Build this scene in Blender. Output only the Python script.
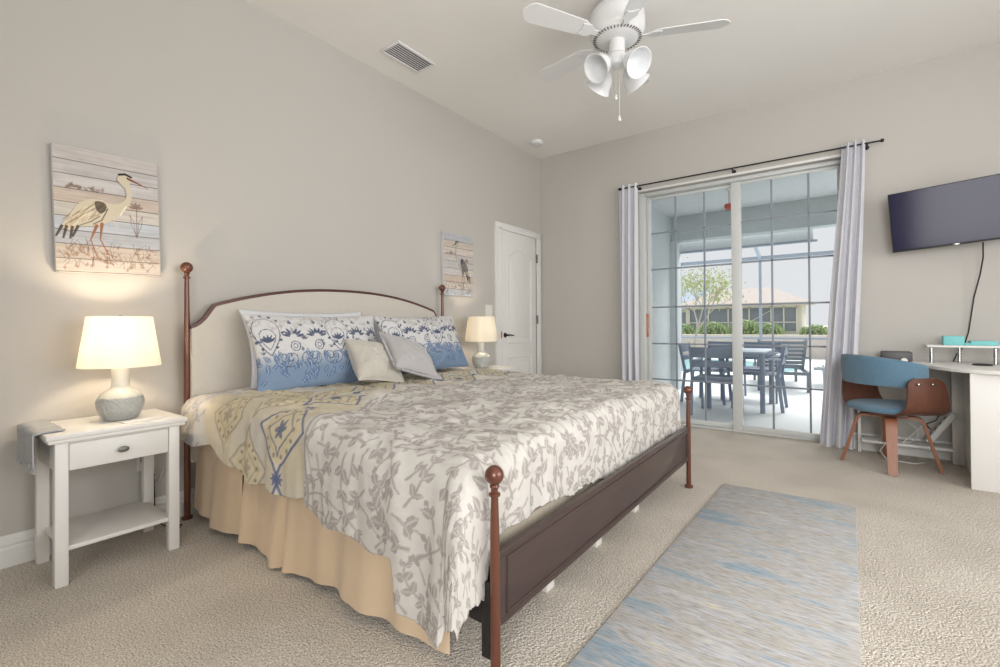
import bpy, bmesh, math, random
import numpy as np
from mathutils import Vector, Matrix, Euler
random.seed(7); rng = np.random.default_rng(7)
for o in list(bpy.data.objects): bpy.data.objects.remove(o)
S = bpy.context.scene
COL = S.collection
PI = math.pi

# ------------------------------------------------------------------ camera
FPX, YAW, PITCH, ROLL, CY = 467.18, 0.634496, 0.0068393, -0.00664, 322.185
def cam_basis():
    F = np.array([-math.sin(YAW), math.cos(YAW), 0]); R = np.array([math.cos(YAW), math.sin(YAW), 0]); U = np.array([0, 0, 1.])
    F2 = F*math.cos(PITCH)+U*math.sin(PITCH); U2 = U*math.cos(PITCH)-F*math.sin(PITCH)
    return F2, R*math.cos(ROLL)+U2*math.sin(ROLL), U2*math.cos(ROLL)-R*math.sin(ROLL)
cF, cR, cU = cam_basis()
cd = bpy.data.cameras.new('camera'); cam = bpy.data.objects.new('camera', cd); COL.objects.link(cam)
cd.sensor_width = 36; cd.lens = FPX*36/1000; cd.shift_y = (CY-333.5)/1000; cd.clip_start = .05; cd.clip_end = 300
cam.matrix_world = Matrix(((cR[0], cU[0], -cF[0], 2.948), (cR[1], cU[1], -cF[1], -4.84), (cR[2], cU[2], -cF[2], 1.035), (0, 0, 0, 1)))
S.camera = cam
# ------------------------------------------------------------------ world, lights, exposure
W = bpy.data.worlds.new('sky'); S.world = W; W.use_nodes = True
bg = W.node_tree.nodes['Background']; bg.inputs[0].default_value = (.97, .98, 1.0, 1); bg.inputs[1].default_value = .78
def area(name, loc, rot, sx, sy, power, col):
    l = bpy.data.lights.new(name, 'AREA'); l.shape = 'RECTANGLE'; l.size = sx; l.size_y = sy; l.energy = power; l.color = col; l.spread = math.radians(140)
    o = bpy.data.objects.new(name, l); COL.objects.link(o); o.location = loc; o.rotation_euler = rot
    return o
# daylight by the unseen rear window; side light added to fill the room
area('rear_window_daylight', (4.2, -6.66, 1.65), (PI/2, 0, 0), 2.0, 1.9, 84, (1, 1, 1))
area('side_fill_light', (5.52, -3.0, 1.65), (PI/2, 0, PI/2), 3.0, 1.9, 54, (1, 1, 1))
sun = bpy.data.lights.new('sun', 'SUN'); sun.energy = 5.0; sun.angle = .8; sun.color = (1, .97, .92)
so = bpy.data.objects.new('sun', sun); COL.objects.link(so); so.rotation_euler = (math.radians(-44), 0, math.radians(-18))
S.view_settings.view_transform = 'Standard'; S.view_settings.look = 'None'
S.view_settings.exposure = 0.13; S.view_settings.gamma = 1; S.view_settings.use_curve_mapping = False

# ------------------------------------------------------------------ materials
def nt(name):
    m = bpy.data.materials.new(name); m.use_nodes = True
    return m, m.node_tree.nodes, m.node_tree.links, m.node_tree.nodes['Principled BSDF']
def srgb(r, g, b):
    f = lambda c: (c/255/12.92 if c/255 <= .04045 else ((c/255+.055)/1.055)**2.4)
    return (f(r), f(g), f(b), 1)
def mat(name, c, rough=.6, metal=0, var=.06, scale=8, bump=0, bscale=200, trans=0, sheen=0, coat=0, stretch=(1, 1, 1), spec=None):
    m, n, l, p = nt(name)
    tc = n.new('ShaderNodeTexCoord'); mp = n.new('ShaderNodeMapping'); mp.inputs['Scale'].default_value = stretch
    l.new(tc.outputs['Object'], mp.inputs[0])
    ns = n.new('ShaderNodeTexNoise'); ns.inputs['Scale'].default_value = scale; ns.inputs['Detail'].default_value = 4
    l.new(mp.outputs[0], ns.inputs[0])
    mx = n.new('ShaderNodeMix'); mx.data_type = 'RGBA'
    a = [max(0, x*(1-var)) for x in c[:3]]+[1]; b = [min(1, x*(1+var)) for x in c[:3]]+[1]
    mx.inputs[6].default_value = a; mx.inputs[7].default_value = b
    l.new(ns.outputs[0], mx.inputs[0]); l.new(mx.outputs[2], p.inputs['Base Color'])
    p.inputs['Roughness'].default_value = rough; p.inputs['Metallic'].default_value = metal
    if spec is not None: p.inputs['Specular IOR Level'].default_value = spec
    if trans: p.inputs['Transmission Weight'].default_value = trans
    if sheen: p.inputs['Sheen Weight'].default_value = sheen
    if coat: p.inputs['Coat Weight'].default_value = coat
    if bump:
        n2 = n.new('ShaderNodeTexNoise'); n2.inputs['Scale'].default_value = bscale; l.new(mp.outputs[0], n2.inputs[0])
        bp = n.new('ShaderNodeBump'); bp.inputs['Strength'].default_value = bump; bp.inputs['Distance'].default_value = .01
        l.new(n2.outputs[0], bp.inputs['Height']); l.new(bp.outputs[0], p.inputs['Normal'])
    return m
M = {}
M['wall'] = mat('wall_paint', srgb(189, 185, 179), .85, var=.015, scale=1.2, bump=.05, bscale=90)
M['ceil'] = mat('ceiling_paint', srgb(238, 236, 232), .9, var=.01, bump=.08, bscale=60)
M['trim'] = mat('trim_paint', srgb(226, 225, 222), .45, var=.01)
M['white'] = mat('white_paint', srgb(228, 226, 222), .4, var=.02)
M['canvas_edge'] = mat('canvas_edge', srgb(205, 205, 205), .7)
M['fanwhite'] = mat('fan_white', srgb(225, 225, 225), .3, var=.01)
M['fanglass'] = mat('frosted_glass', srgb(232, 234, 236), .25, var=.04, scale=20)
M['fandark'] = mat('vent_slots', srgb(105, 105, 105), .6)
M['chrome'] = mat('chrome', srgb(190, 190, 190), .2, 1)
M['nickel'] = mat('antique_nickel', srgb(125, 125, 122), .45, .7, var=.3, scale=60)
M['bronze'] = mat('dark_bronze', srgb(48, 40, 36), .4, .6)
M['blackmetal'] = mat('black_metal', srgb(25, 25, 27), .45, .2)
M['brass'] = mat('copper_pull', srgb(190, 110, 65), .35, .6)
M['darkwood'] = mat('dark_brown_metal', srgb(66, 50, 46), .38, var=.25, scale=5, stretch=(1, 1, 6), coat=.2)
M['post'] = mat('reddish_brown_metal', srgb(104, 62, 46), .3, .25, var=.2, scale=9, coat=.3)
M['railbrown'] = mat('brown_headboard_trim', srgb(84, 50, 42), .35, .1, var=.2)
M['railblack'] = mat('black_bed_rail', srgb(28, 26, 26), .5)
M['headlinen'] = mat('cream_upholstery', srgb(198, 192, 182), .9, var=.04, scale=30, bump=.25, bscale=400, sheen=.2)
M['skirt'] = mat('tan_bed_skirt', srgb(216, 192, 162), .85, var=.05, scale=6, bump=.1, bscale=300, sheen=.2)
M['mattress'] = mat('mattress_ticking', srgb(165, 155, 140), .9, var=.15, scale=12, stretch=(1, 14, 1))
M['bluesheet'] = mat('blue_sheet', srgb(140, 168, 188), .85)
M['beigecushion'] = mat('beige_cushion', srgb(194, 189, 178), .9, var=.05, scale=14, bump=.25, bscale=300, sheen=.3)
M['greycushion'] = mat('grey_cushion', srgb(178, 175, 174), .9, var=.04, scale=14, bump=.25, bscale=300, sheen=.3)
M['whitepillow'] = mat('white_pillow', srgb(214, 216, 220), .9, var=.03, bump=.1)
M['curtain'] = mat('lavender_grey_curtain', srgb(214, 214, 220), .85, var=.03, scale=20, bump=.08, bscale=400, sheen=.2)
M['vinyl'] = mat('door_vinyl', srgb(205, 207, 205), .4, var=.01)
M['muntin'] = mat('grey_muntin', srgb(140, 148, 158), .4, var=.01)
M['runner'] = mat('grey_towel', srgb(178, 180, 182), .95, var=.2, scale=60, bump=.5, bscale=250)
M['teal'] = mat('teal_box', srgb(122, 196, 196), .6, var=.05)
M['blackplastic'] = mat('black_plastic', srgb(34, 34, 38), .4, var=.1)
M['printer'] = mat('charcoal_plastic', srgb(78, 76, 78), .45, var=.1)
M['cablewhite'] = mat('white_cable', srgb(215, 215, 212), .5)
M['bluefab'] = mat('blue_chair_fabric', srgb(92, 126, 148), .95, var=.28, scale=60, bump=.5, bscale=350, sheen=.3, stretch=(1, 1, 3))
M['walnut'] = mat('walnut_ply', srgb(96, 60, 46), .4, var=.35, scale=6, stretch=(9, 9, 1), coat=.15)
M['walnutleg'] = mat('walnut_leg', srgb(142, 92, 66), .4, var=.2, scale=10, stretch=(5, 5, 1))
M['plyedge'] = mat('ply_edge', srgb(190, 150, 115), .5)
M['stucco'] = mat('lanai_stucco', srgb(198, 205, 206), .9, var=.06, scale=12, bump=.6, bscale=60)
M['lanaiceil'] = mat('lanai_ceiling_paint', srgb(206, 210, 211), .9)
M['patio'] = mat('patio_concrete', srgb(226, 230, 232), .7, var=.05, scale=4, bump=.1, bscale=30, stretch=(1, 6, 1))
M['cage'] = mat('cage_aluminium', srgb(165, 175, 188), .5, .2)
M['shadecloth'] = mat('shade_cloth', srgb(226, 231, 233), .85, var=.2, scale=12, stretch=(8, 1, 1))
M['outmetal'] = mat('grey_outdoor_metal', srgb(134, 146, 164), .5, .1, var=.1)
M['outtop'] = mat('pale_table_slats', srgb(168, 184, 202), .45, var=.1)
M['outgrey'] = mat('grey_lounger_plastic', srgb(122, 132, 140), .6)
M['outwhite'] = mat('pale_lounger_mesh', srgb(196, 204, 208), .6)
M['poolwater'] = mat('pool_water', srgb(140, 214, 222), .15, var=.1, scale=3, bump=.2, bscale=6)
M['stone'] = mat('stone_wall', srgb(216, 206, 196), .9, var=.12, scale=5, bump=.5, bscale=10)
M['lawn'] = mat('far_lawn', srgb(196, 200, 176), .95, var=.12, scale=3)
M['housewall'] = mat('house_stucco', srgb(222, 218, 212), .9, var=.03)
M['roof'] = mat('tan_roof_shingle', srgb(206, 196, 190), .9, var=.12, scale=8)
M['roofblue'] = mat('pale_blue_roof', srgb(176, 190, 212), .8, var=.08)
M['housedark'] = mat('lanai_screen_dark', srgb(134, 142, 154), .8, var=.15, scale=3)
M['bush'] = mat('bush_green', srgb(172, 192, 146), .8, var=.3, scale=4)
M['leaf'] = mat('yellow_green_leaf', srgb(188, 192, 136), .7, var=.25, scale=6)
M['bark'] = mat('pale_bark', srgb(186, 172, 160), .9, var=.2, scale=10)
M['pendred'] = mat('red_pendant', srgb(205, 96, 78), .6)
M['iris'] = mat('plate_white', srgb(225, 222, 214), .5)

def carpet_mat():
    m, n, l, p = nt('frieze_carpet')
    tc = n.new('ShaderNodeTexCoord')
    n1 = n.new('ShaderNodeTexNoise'); n1.inputs['Scale'].default_value = 180; n1.inputs['Detail'].default_value = 3
    n2 = n.new('ShaderNodeTexNoise'); n2.inputs['Scale'].default_value = 2.2; n2.inputs['Detail'].default_value = 5
    n3 = n.new('ShaderNodeTexVoronoi'); n3.inputs['Scale'].default_value = 120
    for k in (n1, n2, n3): l.new(tc.outputs['Object'], k.inputs['Vector'])
    r = n.new('ShaderNodeValToRGB'); r.color_ramp.elements[0].position = .32; r.color_ramp.elements[1].position = .66
    r.color_ramp.elements[0].color = srgb(166, 154, 139); r.color_ramp.elements[1].color = srgb(246, 239, 228)
    l.new(n1.outputs[0], r.inputs[0])
    mx = n.new('ShaderNodeMix'); mx.data_type = 'RGBA'; mx.blend_type = 'MULTIPLY'; mx.inputs[0].default_value = 1
    r2 = n.new('ShaderNodeValToRGB'); r2.color_ramp.elements[0].position = .35; r2.color_ramp.elements[1].position = .6
    r2.color_ramp.elements[0].color = (.88, .87, .86, 1); r2.color_ramp.elements[1].color = (1, 1, 1, 1)
    l.new(n2.outputs[0], r2.inputs[0]); l.new(r.outputs[0], mx.inputs[6]); l.new(r2.outputs[0], mx.inputs[7])
    l.new(mx.outputs[2], p.inputs['Base Color']); p.inputs['Roughness'].default_value = 1; p.inputs['Specular IOR Level'].default_value = .1
    ad = n.new('ShaderNodeMath'); ad.operation = 'SUBTRACT'; l.new(n1.outputs[0], ad.inputs[0]); l.new(n3.outputs['Distance'], ad.inputs[1])
    bp = n.new('ShaderNodeBump'); bp.inputs['Strength'].default_value = .7; bp.inputs['Distance'].default_value = .009
    l.new(ad.outputs[0], bp.inputs['Height']); l.new(bp.outputs[0], p.inputs['Normal'])
    return m
M['carpet'] = carpet_mat()
def rug_mat():
    m, n, l, p = nt('blue_beige_rug')
    tc = n.new('ShaderNodeTexCoord'); mp = n.new('ShaderNodeMapping'); mp.inputs['Scale'].default_value = (2.0, 13, 1)
    l.new(tc.outputs['Object'], mp.inputs[0])
    n1 = n.new('ShaderNodeTexNoise'); n1.inputs['Scale'].default_value = 1.6; n1.inputs['Detail'].default_value = 8; n1.inputs['Roughness'].default_value = .72
    l.new(mp.outputs[0], n1.inputs[0])
    mp2 = n.new('ShaderNodeMapping'); mp2.inputs['Scale'].default_value = (7, 55, 1); l.new(tc.outputs['Object'], mp2.inputs[0])
    n2 = n.new('ShaderNodeTexNoise'); n2.inputs['Scale'].default_value = 3; n2.inputs['Detail'].default_value = 5; l.new(mp2.outputs[0], n2.inputs[0])
    mp3 = n.new('ShaderNodeMapping'); mp3.inputs['Scale'].default_value = (1.2, 2.6, 1); l.new(tc.outputs['Object'], mp3.inputs[0])
    n3 = n.new('ShaderNodeTexNoise'); n3.inputs['Scale'].default_value = 1.7; n3.inputs['Detail'].default_value = 3; l.new(mp3.outputs[0], n3.inputs[0])
    a = n.new('ShaderNodeMath'); a.operation = 'MULTIPLY_ADD'; a.inputs[1].default_value = .45; l.new(n3.outputs[0], a.inputs[0]); 
    b = n.new('ShaderNodeMath'); b.operation = 'MULTIPLY'; b.inputs[1].default_value = .55; l.new(n1.outputs[0], b.inputs[0]); l.new(b.outputs[0], a.inputs[2])
    r = n.new('ShaderNodeValToRGB'); e = r.color_ramp.elements
    e[0].position = .38; e[0].color = srgb(156, 176, 190); e[1].position = .62; e[1].color = srgb(212, 204, 188)
    for pos, c in ((.44, srgb(172, 182, 190)), (.48, srgb(200, 198, 196)), (.52, srgb(184, 178, 168)), (.56, srgb(196, 198, 204))):
        k = e.new(pos); k.color = c
    l.new(a.outputs[0], r.inputs[0])
    mx = n.new('ShaderNodeMix'); mx.data_type = 'RGBA'; mx.blend_type = 'MULTIPLY'; mx.inputs[0].default_value = .8
    r2 = n.new('ShaderNodeValToRGB'); r2.color_ramp.elements[0].position = .3; r2.color_ramp.elements[0].color = (.55, .55, .58, 1); r2.color_ramp.elements[1].position = .55
    l.new(n2.outputs[0], r2.inputs[0]); l.new(r.outputs[0], mx.inputs[6]); l.new(r2.outputs[0], mx.inputs[7])
    l.new(mx.outputs[2], p.inputs['Base Color']); p.inputs['Roughness'].default_value = .95
    bp = n.new('ShaderNodeBump'); bp.inputs['Strength'].default_value = .6; bp.inputs['Distance'].default_value = .004
    l.new(n2.outputs[0], bp.inputs['Height']); l.new(bp.outputs[0], p.inputs['Normal'])
    return m
M['rug'] = rug_mat()
def glass_mat(tint, gl=.07):
    m, n, l, p = nt('pane_glass'); n.remove(p)
    t = n.new('ShaderNodeBsdfTransparent'); t.inputs[0].default_value = tint
    g = n.new('ShaderNodeBsdfGlossy'); g.inputs['Roughness'].default_value = .02; g.inputs[0].default_value = (1, 1, 1, 1)
    mx = n.new('ShaderNodeMixShader'); mx.inputs[0].default_value = gl
    l.new(t.outputs[0], mx.inputs[1]); l.new(g.outputs[0], mx.inputs[2]); l.new(mx.outputs[0], n['Material Output'].inputs[0])
    return m
M['glass'] = glass_mat((.97, .98, .985, 1), .022); M['clear'] = glass_mat((.85, .93, .92, 1), .15)
def shade_mat():      # the lampshade glows because of the bulb inside it
    m, n, l, p = nt('lampshade_linen'); n.remove(p)
    d = n.new('ShaderNodeBsdfDiffuse'); d.inputs[0].default_value = (.88, .86, .8, 1)
    t = n.new('ShaderNodeBsdfTranslucent'); t.inputs[0].default_value = (.95, .92, .85, 1)
    mx = n.new('ShaderNodeMixShader'); mx.inputs[0].default_value = .55
    l.new(d.outputs[0], mx.inputs[1]); l.new(t.outputs[0], mx.inputs[2]); l.new(mx.outputs[0], n['Material Output'].inputs[0])
    return m
M['shade'] = shade_mat()
def emit_mat(name, c, s):
    m, n, l, p = nt(name); p.inputs['Base Color'].default_value = c; p.inputs['Emission Color'].default_value = c; p.inputs['Emission Strength'].default_value = s
    return m
M['bulb'] = emit_mat('lit_bulb', (1, .78, .5, 1), 6)
def ceramic_mat():
    m, n, l, p = nt('textured_ceramic')
    tc = n.new('ShaderNodeTexCoord'); v = n.new('ShaderNodeTexVoronoi'); v.inputs['Scale'].default_value = 75
    l.new(tc.outputs['Object'], v.inputs['Vector'])
    p.inputs['Base Color'].default_value = srgb(172, 174, 170); p.inputs['Roughness'].default_value = .35
    bp = n.new('ShaderNodeBump'); bp.inputs['Strength'].default_value = .8; bp.inputs['Distance'].default_value = .006; bp.invert = True
    l.new(v.outputs['Distance'], bp.inputs['Height']); l.new(bp.outputs[0], p.inputs['Normal'])
    return m
M['ceramic'] = ceramic_mat(); M['ceramicplain'] = mat('smooth_ceramic', srgb(196, 196, 190), .25, var=.02)
def screen_mat():
    m, n, l, p = nt('tv_glass')
    p.inputs['Base Color'].default_value = srgb(34, 32, 58); p.inputs['Roughness'].default_value = .13; p.inputs['Specular IOR Level'].default_value = .16
    return m
M['screen'] = screen_mat()
def attr_mat(name, rough=.9, bump=.15, bscale=500):
    m, n, l, p = nt(name)
    a = n.new('ShaderNodeAttribute'); a.attribute_name = 'Col'; l.new(a.outputs['Color'], p.inputs['Base Color'])
    p.inputs['Roughness'].default_value = rough; p.inputs['Specular IOR Level'].default_value = .2
    tc = n.new('ShaderNodeTexCoord'); ns = n.new('ShaderNodeTexNoise'); ns.inputs['Scale'].default_value = bscale; l.new(tc.outputs['Object'], ns.inputs[0])
    bp = n.new('ShaderNodeBump'); bp.inputs['Strength'].default_value = bump; bp.inputs['Distance'].default_value = .003
    l.new(ns.outputs[0], bp.inputs['Height']); l.new(bp.outputs[0], p.inputs['Normal'])
    return m
M['print'] = attr_mat('printed_cotton'); M['canvas'] = attr_mat('printed_canvas', .75, .1)

# ------------------------------------------------------------------ mesh helpers
class MB:
    def __init__(s): s.bm = bmesh.new()
    def add(s, b2):
        me = bpy.data.meshes.new('t'); b2.to_mesh(me); b2.free(); s.bm.from_mesh(me); bpy.data.meshes.remove(me); return s
    def box(s, x0, x1, y0, y1, z0, z1, bev=.003, rot=None, piv=None):
        b = bmesh.new(); bmesh.ops.create_cube(b, size=1)
        for v in b.verts: v.co = Vector(((x0+x1)/2+v.co.x*(x1-x0), (y0+y1)/2+v.co.y*(y1-y0), (z0+z1)/2+v.co.z*(z1-z0)))
        if bev: bmesh.ops.bevel(b, geom=list(b.edges), offset=min(bev, .45*min(x1-x0, y1-y0, z1-z0)), segments=2, affect='EDGES', profile=.5)
        if rot is not None:
            p = Vector(piv if piv else ((x0+x1)/2, (y0+y1)/2, (z0+z1)/2))
            R = Euler(rot).to_matrix()
            for v in b.verts: v.co = p+R @ (v.co-p)
        return s.add(b)
    def lathe(s, prof, c=(0, 0, 0), seg=28, axis=None):
        b = bmesh.new(); rings = []
        for r, z in prof:
            rings.append([b.verts.new((max(r, 1e-5)*math.cos(2*PI*k/seg), max(r, 1e-5)*math.sin(2*PI*k/seg), z)) for k in range(seg)])
        for a, d in zip(rings, rings[1:]):
            for k in range(seg): b.faces.new((a[k], a[(k+1) % seg], d[(k+1) % seg], d[k]))
        if prof[0][0] > 1e-4: b.faces.new(rings[0][::-1])
        if prof[-1][0] > 1e-4: b.faces.new(rings[-1])
        q = Vector((0, 0, 1)).rotation_difference(Vector(axis)) if axis else None
        for v in b.verts:
            if q: v.co = q @ v.co
            v.co += Vector(c)
        return s.add(b)
    def shell(s, prof, c=(0, 0, 0), seg=36, th=.002):       # open-ended lathe with thickness
        p2 = prof+[(r-th, z) for r, z in prof[::-1]]+[prof[0]]
        b = bmesh.new(); rings = [[b.verts.new((c[0]+r*math.cos(2*PI*k/seg), c[1]+r*math.sin(2*PI*k/seg), c[2]+z)) for k in range(seg)] for r, z in p2[:-1]]
        rings.append(rings[0])
        for a, d in zip(rings, rings[1:]):
            for k in range(seg): b.faces.new((a[k], a[(k+1) % seg], d[(k+1) % seg], d[k]))
        return s.add(b)
    def tube(s, pts, r, seg=10, sq=None):
        pts = [Vector(p) for p in pts]; b = bmesh.new(); rings = []
        up = Vector((0, 0, 1)); n = len(pts)
        rr = r if hasattr(r, '__len__') else [r]*n
        pn = None
        for i, p in enumerate(pts):
            t = (pts[min(i+1, n-1)]-pts[max(i-1, 0)]).normalized()
            if pn is None: pn = (up.cross(t) if abs(t.z) < .95 else Vector((1, 0, 0)).cross(t)).normalized()
            pn = (pn-t*pn.dot(t)).normalized(); bn = t.cross(pn)
            if sq: ring = [p+pn*a*sq[0]+bn*c*sq[1] for a, c in ((-1, -1), (1, -1), (1, 1), (-1, 1))]
            else: ring = [p+(pn*math.cos(2*PI*k/seg)+bn*math.sin(2*PI*k/seg))*rr[i] for k in range(seg)]
            rings.append([b.verts.new(v) for v in ring])
        m = len(rings[0])
        for a, d in zip(rings, rings[1:]):
            for k in range(m): b.faces.new((a[k], a[(k+1) % m], d[(k+1) % m], d[k]))
        b.faces.new(rings[0][::-1]); b.faces.new(rings[-1])
        return s.add(b)
    def ball(s, c, r, sc=(1, 1, 1), seg=24):
        b = bmesh.new(); bmesh.ops.create_uvsphere(b, u_segments=seg, v_segments=seg//2, radius=r)
        for v in b.verts: v.co = Vector((c[0]+v.co.x*sc[0], c[1]+v.co.y*sc[1], c[2]+v.co.z*sc[2]))
        return s.add(b)
    def prism(s, poly, fn, a, b_, bev=0):    # poly 2D, fn(u,v,w)->xyz, between w=a and w=b_
        b = bmesh.new(); A = [b.verts.new(fn(u, v, a)) for u, v in poly]; B = [b.verts.new(fn(u, v, b_)) for u, v in poly]
        b.faces.new(A[::-1]); b.faces.new(B); n = len(poly)
        for k in range(n): b.faces.new((A[k], A[(k+1) % n], B[(k+1) % n], B[k]))
        bmesh.ops.recalc_face_normals(b, faces=b.faces)
        if bev: bmesh.ops.bevel(b, geom=[e for e in b.edges if len(e.link_faces) == 2 and e.calc_face_angle(0) > .6], offset=bev, segments=2, affect='EDGES', profile=.5)
        return s.add(b)
    def strip(s, rows, th=None):      # rows: list of rows of points -> sheet
        b = bmesh.new(); V = [[b.verts.new(p) for p in r] for r in rows]
        for a, d in zip(V, V[1:]):
            for k in range(len(a)-1): b.faces.new((a[k], a[k+1], d[k+1], d[k]))
        if th:
            bmesh.ops.recalc_face_normals(b, faces=b.faces)
            bmesh.ops.solidify(b, geom=list(b.faces), thickness=th)
        return s.add(b)
    def obj(s, name, m, parent=None, smooth=35):
        bmesh.ops.recalc_face_normals(s.bm, faces=s.bm.faces)
        me = bpy.data.meshes.new(name); s.bm.to_mesh(me); s.bm.free()
        o = bpy.data.objects.new(name, me); COL.objects.link(o); me.materials.append(m)
        if smooth:
            me.polygons.foreach_set('use_smooth', [True]*len(me.polygons)); me.set_sharp_from_angle(angle=math.radians(smooth))
        if parent: o.parent = parent
        return o
def tag(o, label=None, cat=None, group=None, kind=None):
    if label: o['label'] = label
    if cat: o['category'] = cat
    if group: o['group'] = group
    if kind: o['kind'] = kind
    return o
def thing(name, label, cat, loc=(0, 0, 0), rz=0, group=None):
    o = bpy.data.objects.new(name, None); COL.objects.link(o); o.location = loc; o.rotation_euler = (0, 0, rz); o.empty_display_size = .05
    return tag(o, label, cat, group)
def struct(name, mb, m, parent=None, smooth=35):
    o = mb.obj(name, m, parent, smooth)
    if not parent: o['kind'] = 'structure'
    return o
def dup(o, loc=None, rz=None, label=None, parent=None):
    c = o.copy(); COL.objects.link(c)
    if parent: c.parent = parent
    if loc is not None: c.location = loc
    if rz is not None: c.rotation_euler = (0, 0, rz)
    if label: c['label'] = label
    for ch in list(o.children): dup(ch, parent=c)
    return c
def grid_obj(name, P, C, m, parent=None, closed=False):
    h, w = P.shape[:2]
    idx = np.arange(h*w).reshape(h, w)
    f = np.stack([idx[:-1, :-1], idx[:-1, 1:], idx[1:, 1:], idx[1:, :-1]], -1).reshape(-1, 4)
    return raw_obj(name, P.reshape(-1, 3), f, C.reshape(-1, 3) if C is not None else None, m, parent)
def raw_obj(name, V, f, C, m, parent=None):
    me = bpy.data.meshes.new(name)
    me.vertices.add(len(V)); me.vertices.foreach_set('co', np.ascontiguousarray(V, dtype=np.float32).ravel())
    me.loops.add(f.size); me.loops.foreach_set('vertex_index', np.ascontiguousarray(f, dtype=np.int32).ravel())
    me.polygons.add(len(f)); me.polygons.foreach_set('loop_start', np.arange(0, f.size, 4, dtype=np.int32))
    me.polygons.foreach_set('use_smooth', np.ones(len(f), dtype=bool))
    me.update(calc_edges=True); me.validate()
    if C is not None:
        at = me.color_attributes.new('Col', 'FLOAT_COLOR', 'POINT')
        at.data.foreach_set('color', np.concatenate([C, np.ones((len(C), 1))], 1).astype(np.float32).ravel())
    o = bpy.data.objects.new(name, me); COL.objects.link(o); me.materials.append(m)
    if parent: o.parent = parent
    return o
def vnoise(x, y, seed=0):
    r = np.random.default_rng(seed).random((64, 64))
    xi = np.floor(x).astype(int); yi = np.floor(y).astype(int); fx = x-xi; fy = y-yi
    fx = fx*fx*(3-2*fx); fy = fy*fy*(3-2*fy); g = lambda a, b: r[a % 64, b % 64]
    return (g(xi, yi)*(1-fx)+g(xi+1, yi)*fx)*(1-fy)+(g(xi, yi+1)*(1-fx)+g(xi+1, yi+1)*fx)*fy

class Canvas:       # metres in, raster out; row axis = v, col axis = u
    def __init__(s, w, h, res, bgc):
        s.res = res; s.W = int(round(w/res))+1; s.H = int(round(h/res))+1
        s.im = np.ones((s.H, s.W, 3))*np.array(bgc[:3])
        s.X, s.Y = np.meshgrid(np.arange(s.W)*res, np.arange(s.H)*res)
    def _blend(s, sl, a, c): s.im[sl] = s.im[sl]*(1-a[..., None])+np.array(c[:3])*a[..., None]
    def line(s, pts, w, c, al=1.):
        n = len(pts); ws = w if hasattr(w, '__len__') else [w]*n
        for i in range(n-1):
            (x0, y0), (x1, y1) = pts[i], pts[i+1]; r = max(ws[i], ws[i+1])/2+s.res
            i0 = int(max(0, (min(y0, y1)-r)/s.res)); i1 = int(min(s.H, (max(y0, y1)+r)/s.res+2)); j0 = int(max(0, (min(x0, x1)-r)/s.res)); j1 = int(min(s.W, (max(x0, x1)+r)/s.res+2))
            if i1 <= i0 or j1 <= j0: continue
            sl = (slice(i0, i1), slice(j0, j1)); X = s.X[sl]; Y = s.Y[sl]; dx = x1-x0; dy = y1-y0; L = dx*dx+dy*dy+1e-12
            t = np.clip(((X-x0)*dx+(Y-y0)*dy)/L, 0, 1); d = np.hypot(X-x0-t*dx, Y-y0-t*dy)
            wd = (ws[i]*(1-t)+ws[i+1]*t)/2
            s._blend(sl, np.clip((wd-d)/s.res+.5, 0, 1)*al, c)
    def fill(s, poly, c, al=1.):
        p = np.array(poly); i0 = int(max(0, p[:, 1].min()/s.res-1)); i1 = int(min(s.H, p[:, 1].max()/s.res+2)); j0 = int(max(0, p[:, 0].min()/s.res-1)); j1 = int(min(s.W, p[:, 0].max()/s.res+2))
        if i1 <= i0 or j1 <= j0: return
        sl = (slice(i0, i1), slice(j0, j1)); X = s.X[sl]; Y = s.Y[sl]; ins = np.zeros(X.shape, bool)
        for k in range(len(p)):
            xa, ya = p[k]; xb, yb = p[(k+1) % len(p)]
            if ya == yb: continue
            ins ^= ((ya > Y) != (yb > Y)) & (X < (xb-xa)*(Y-ya)/(yb-ya)+xa)
        s._blend(sl, ins*al, c)
    def leaf(s, x, y, a, L, wd, c, al=1., vein=None):
        t = np.linspace(0, 1, 9); hw = wd*np.sin(PI*t**.8)
        ca, sa = math.cos(a), math.sin(a)
        f = lambda u, v: (x+u*ca-v*sa, y+u*sa+v*ca)
        s.fill([f(L*q, h) for q, h in zip(t, hw)]+[f(L*q, -h) for q, h in zip(t[::-1], hw[::-1])], c, al)
        if vein is not None: s.line([f(L*.1, 0), f(L*.85, 0)], wd*.22, vein)
    def ring(s, x, y, r, w, c, al=1., sq=1): s.line([(x+r*math.cos(q), y+r*sq*math.sin(q)) for q in np.linspace(0, 2*PI, 15)], w, c, al)

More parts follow.
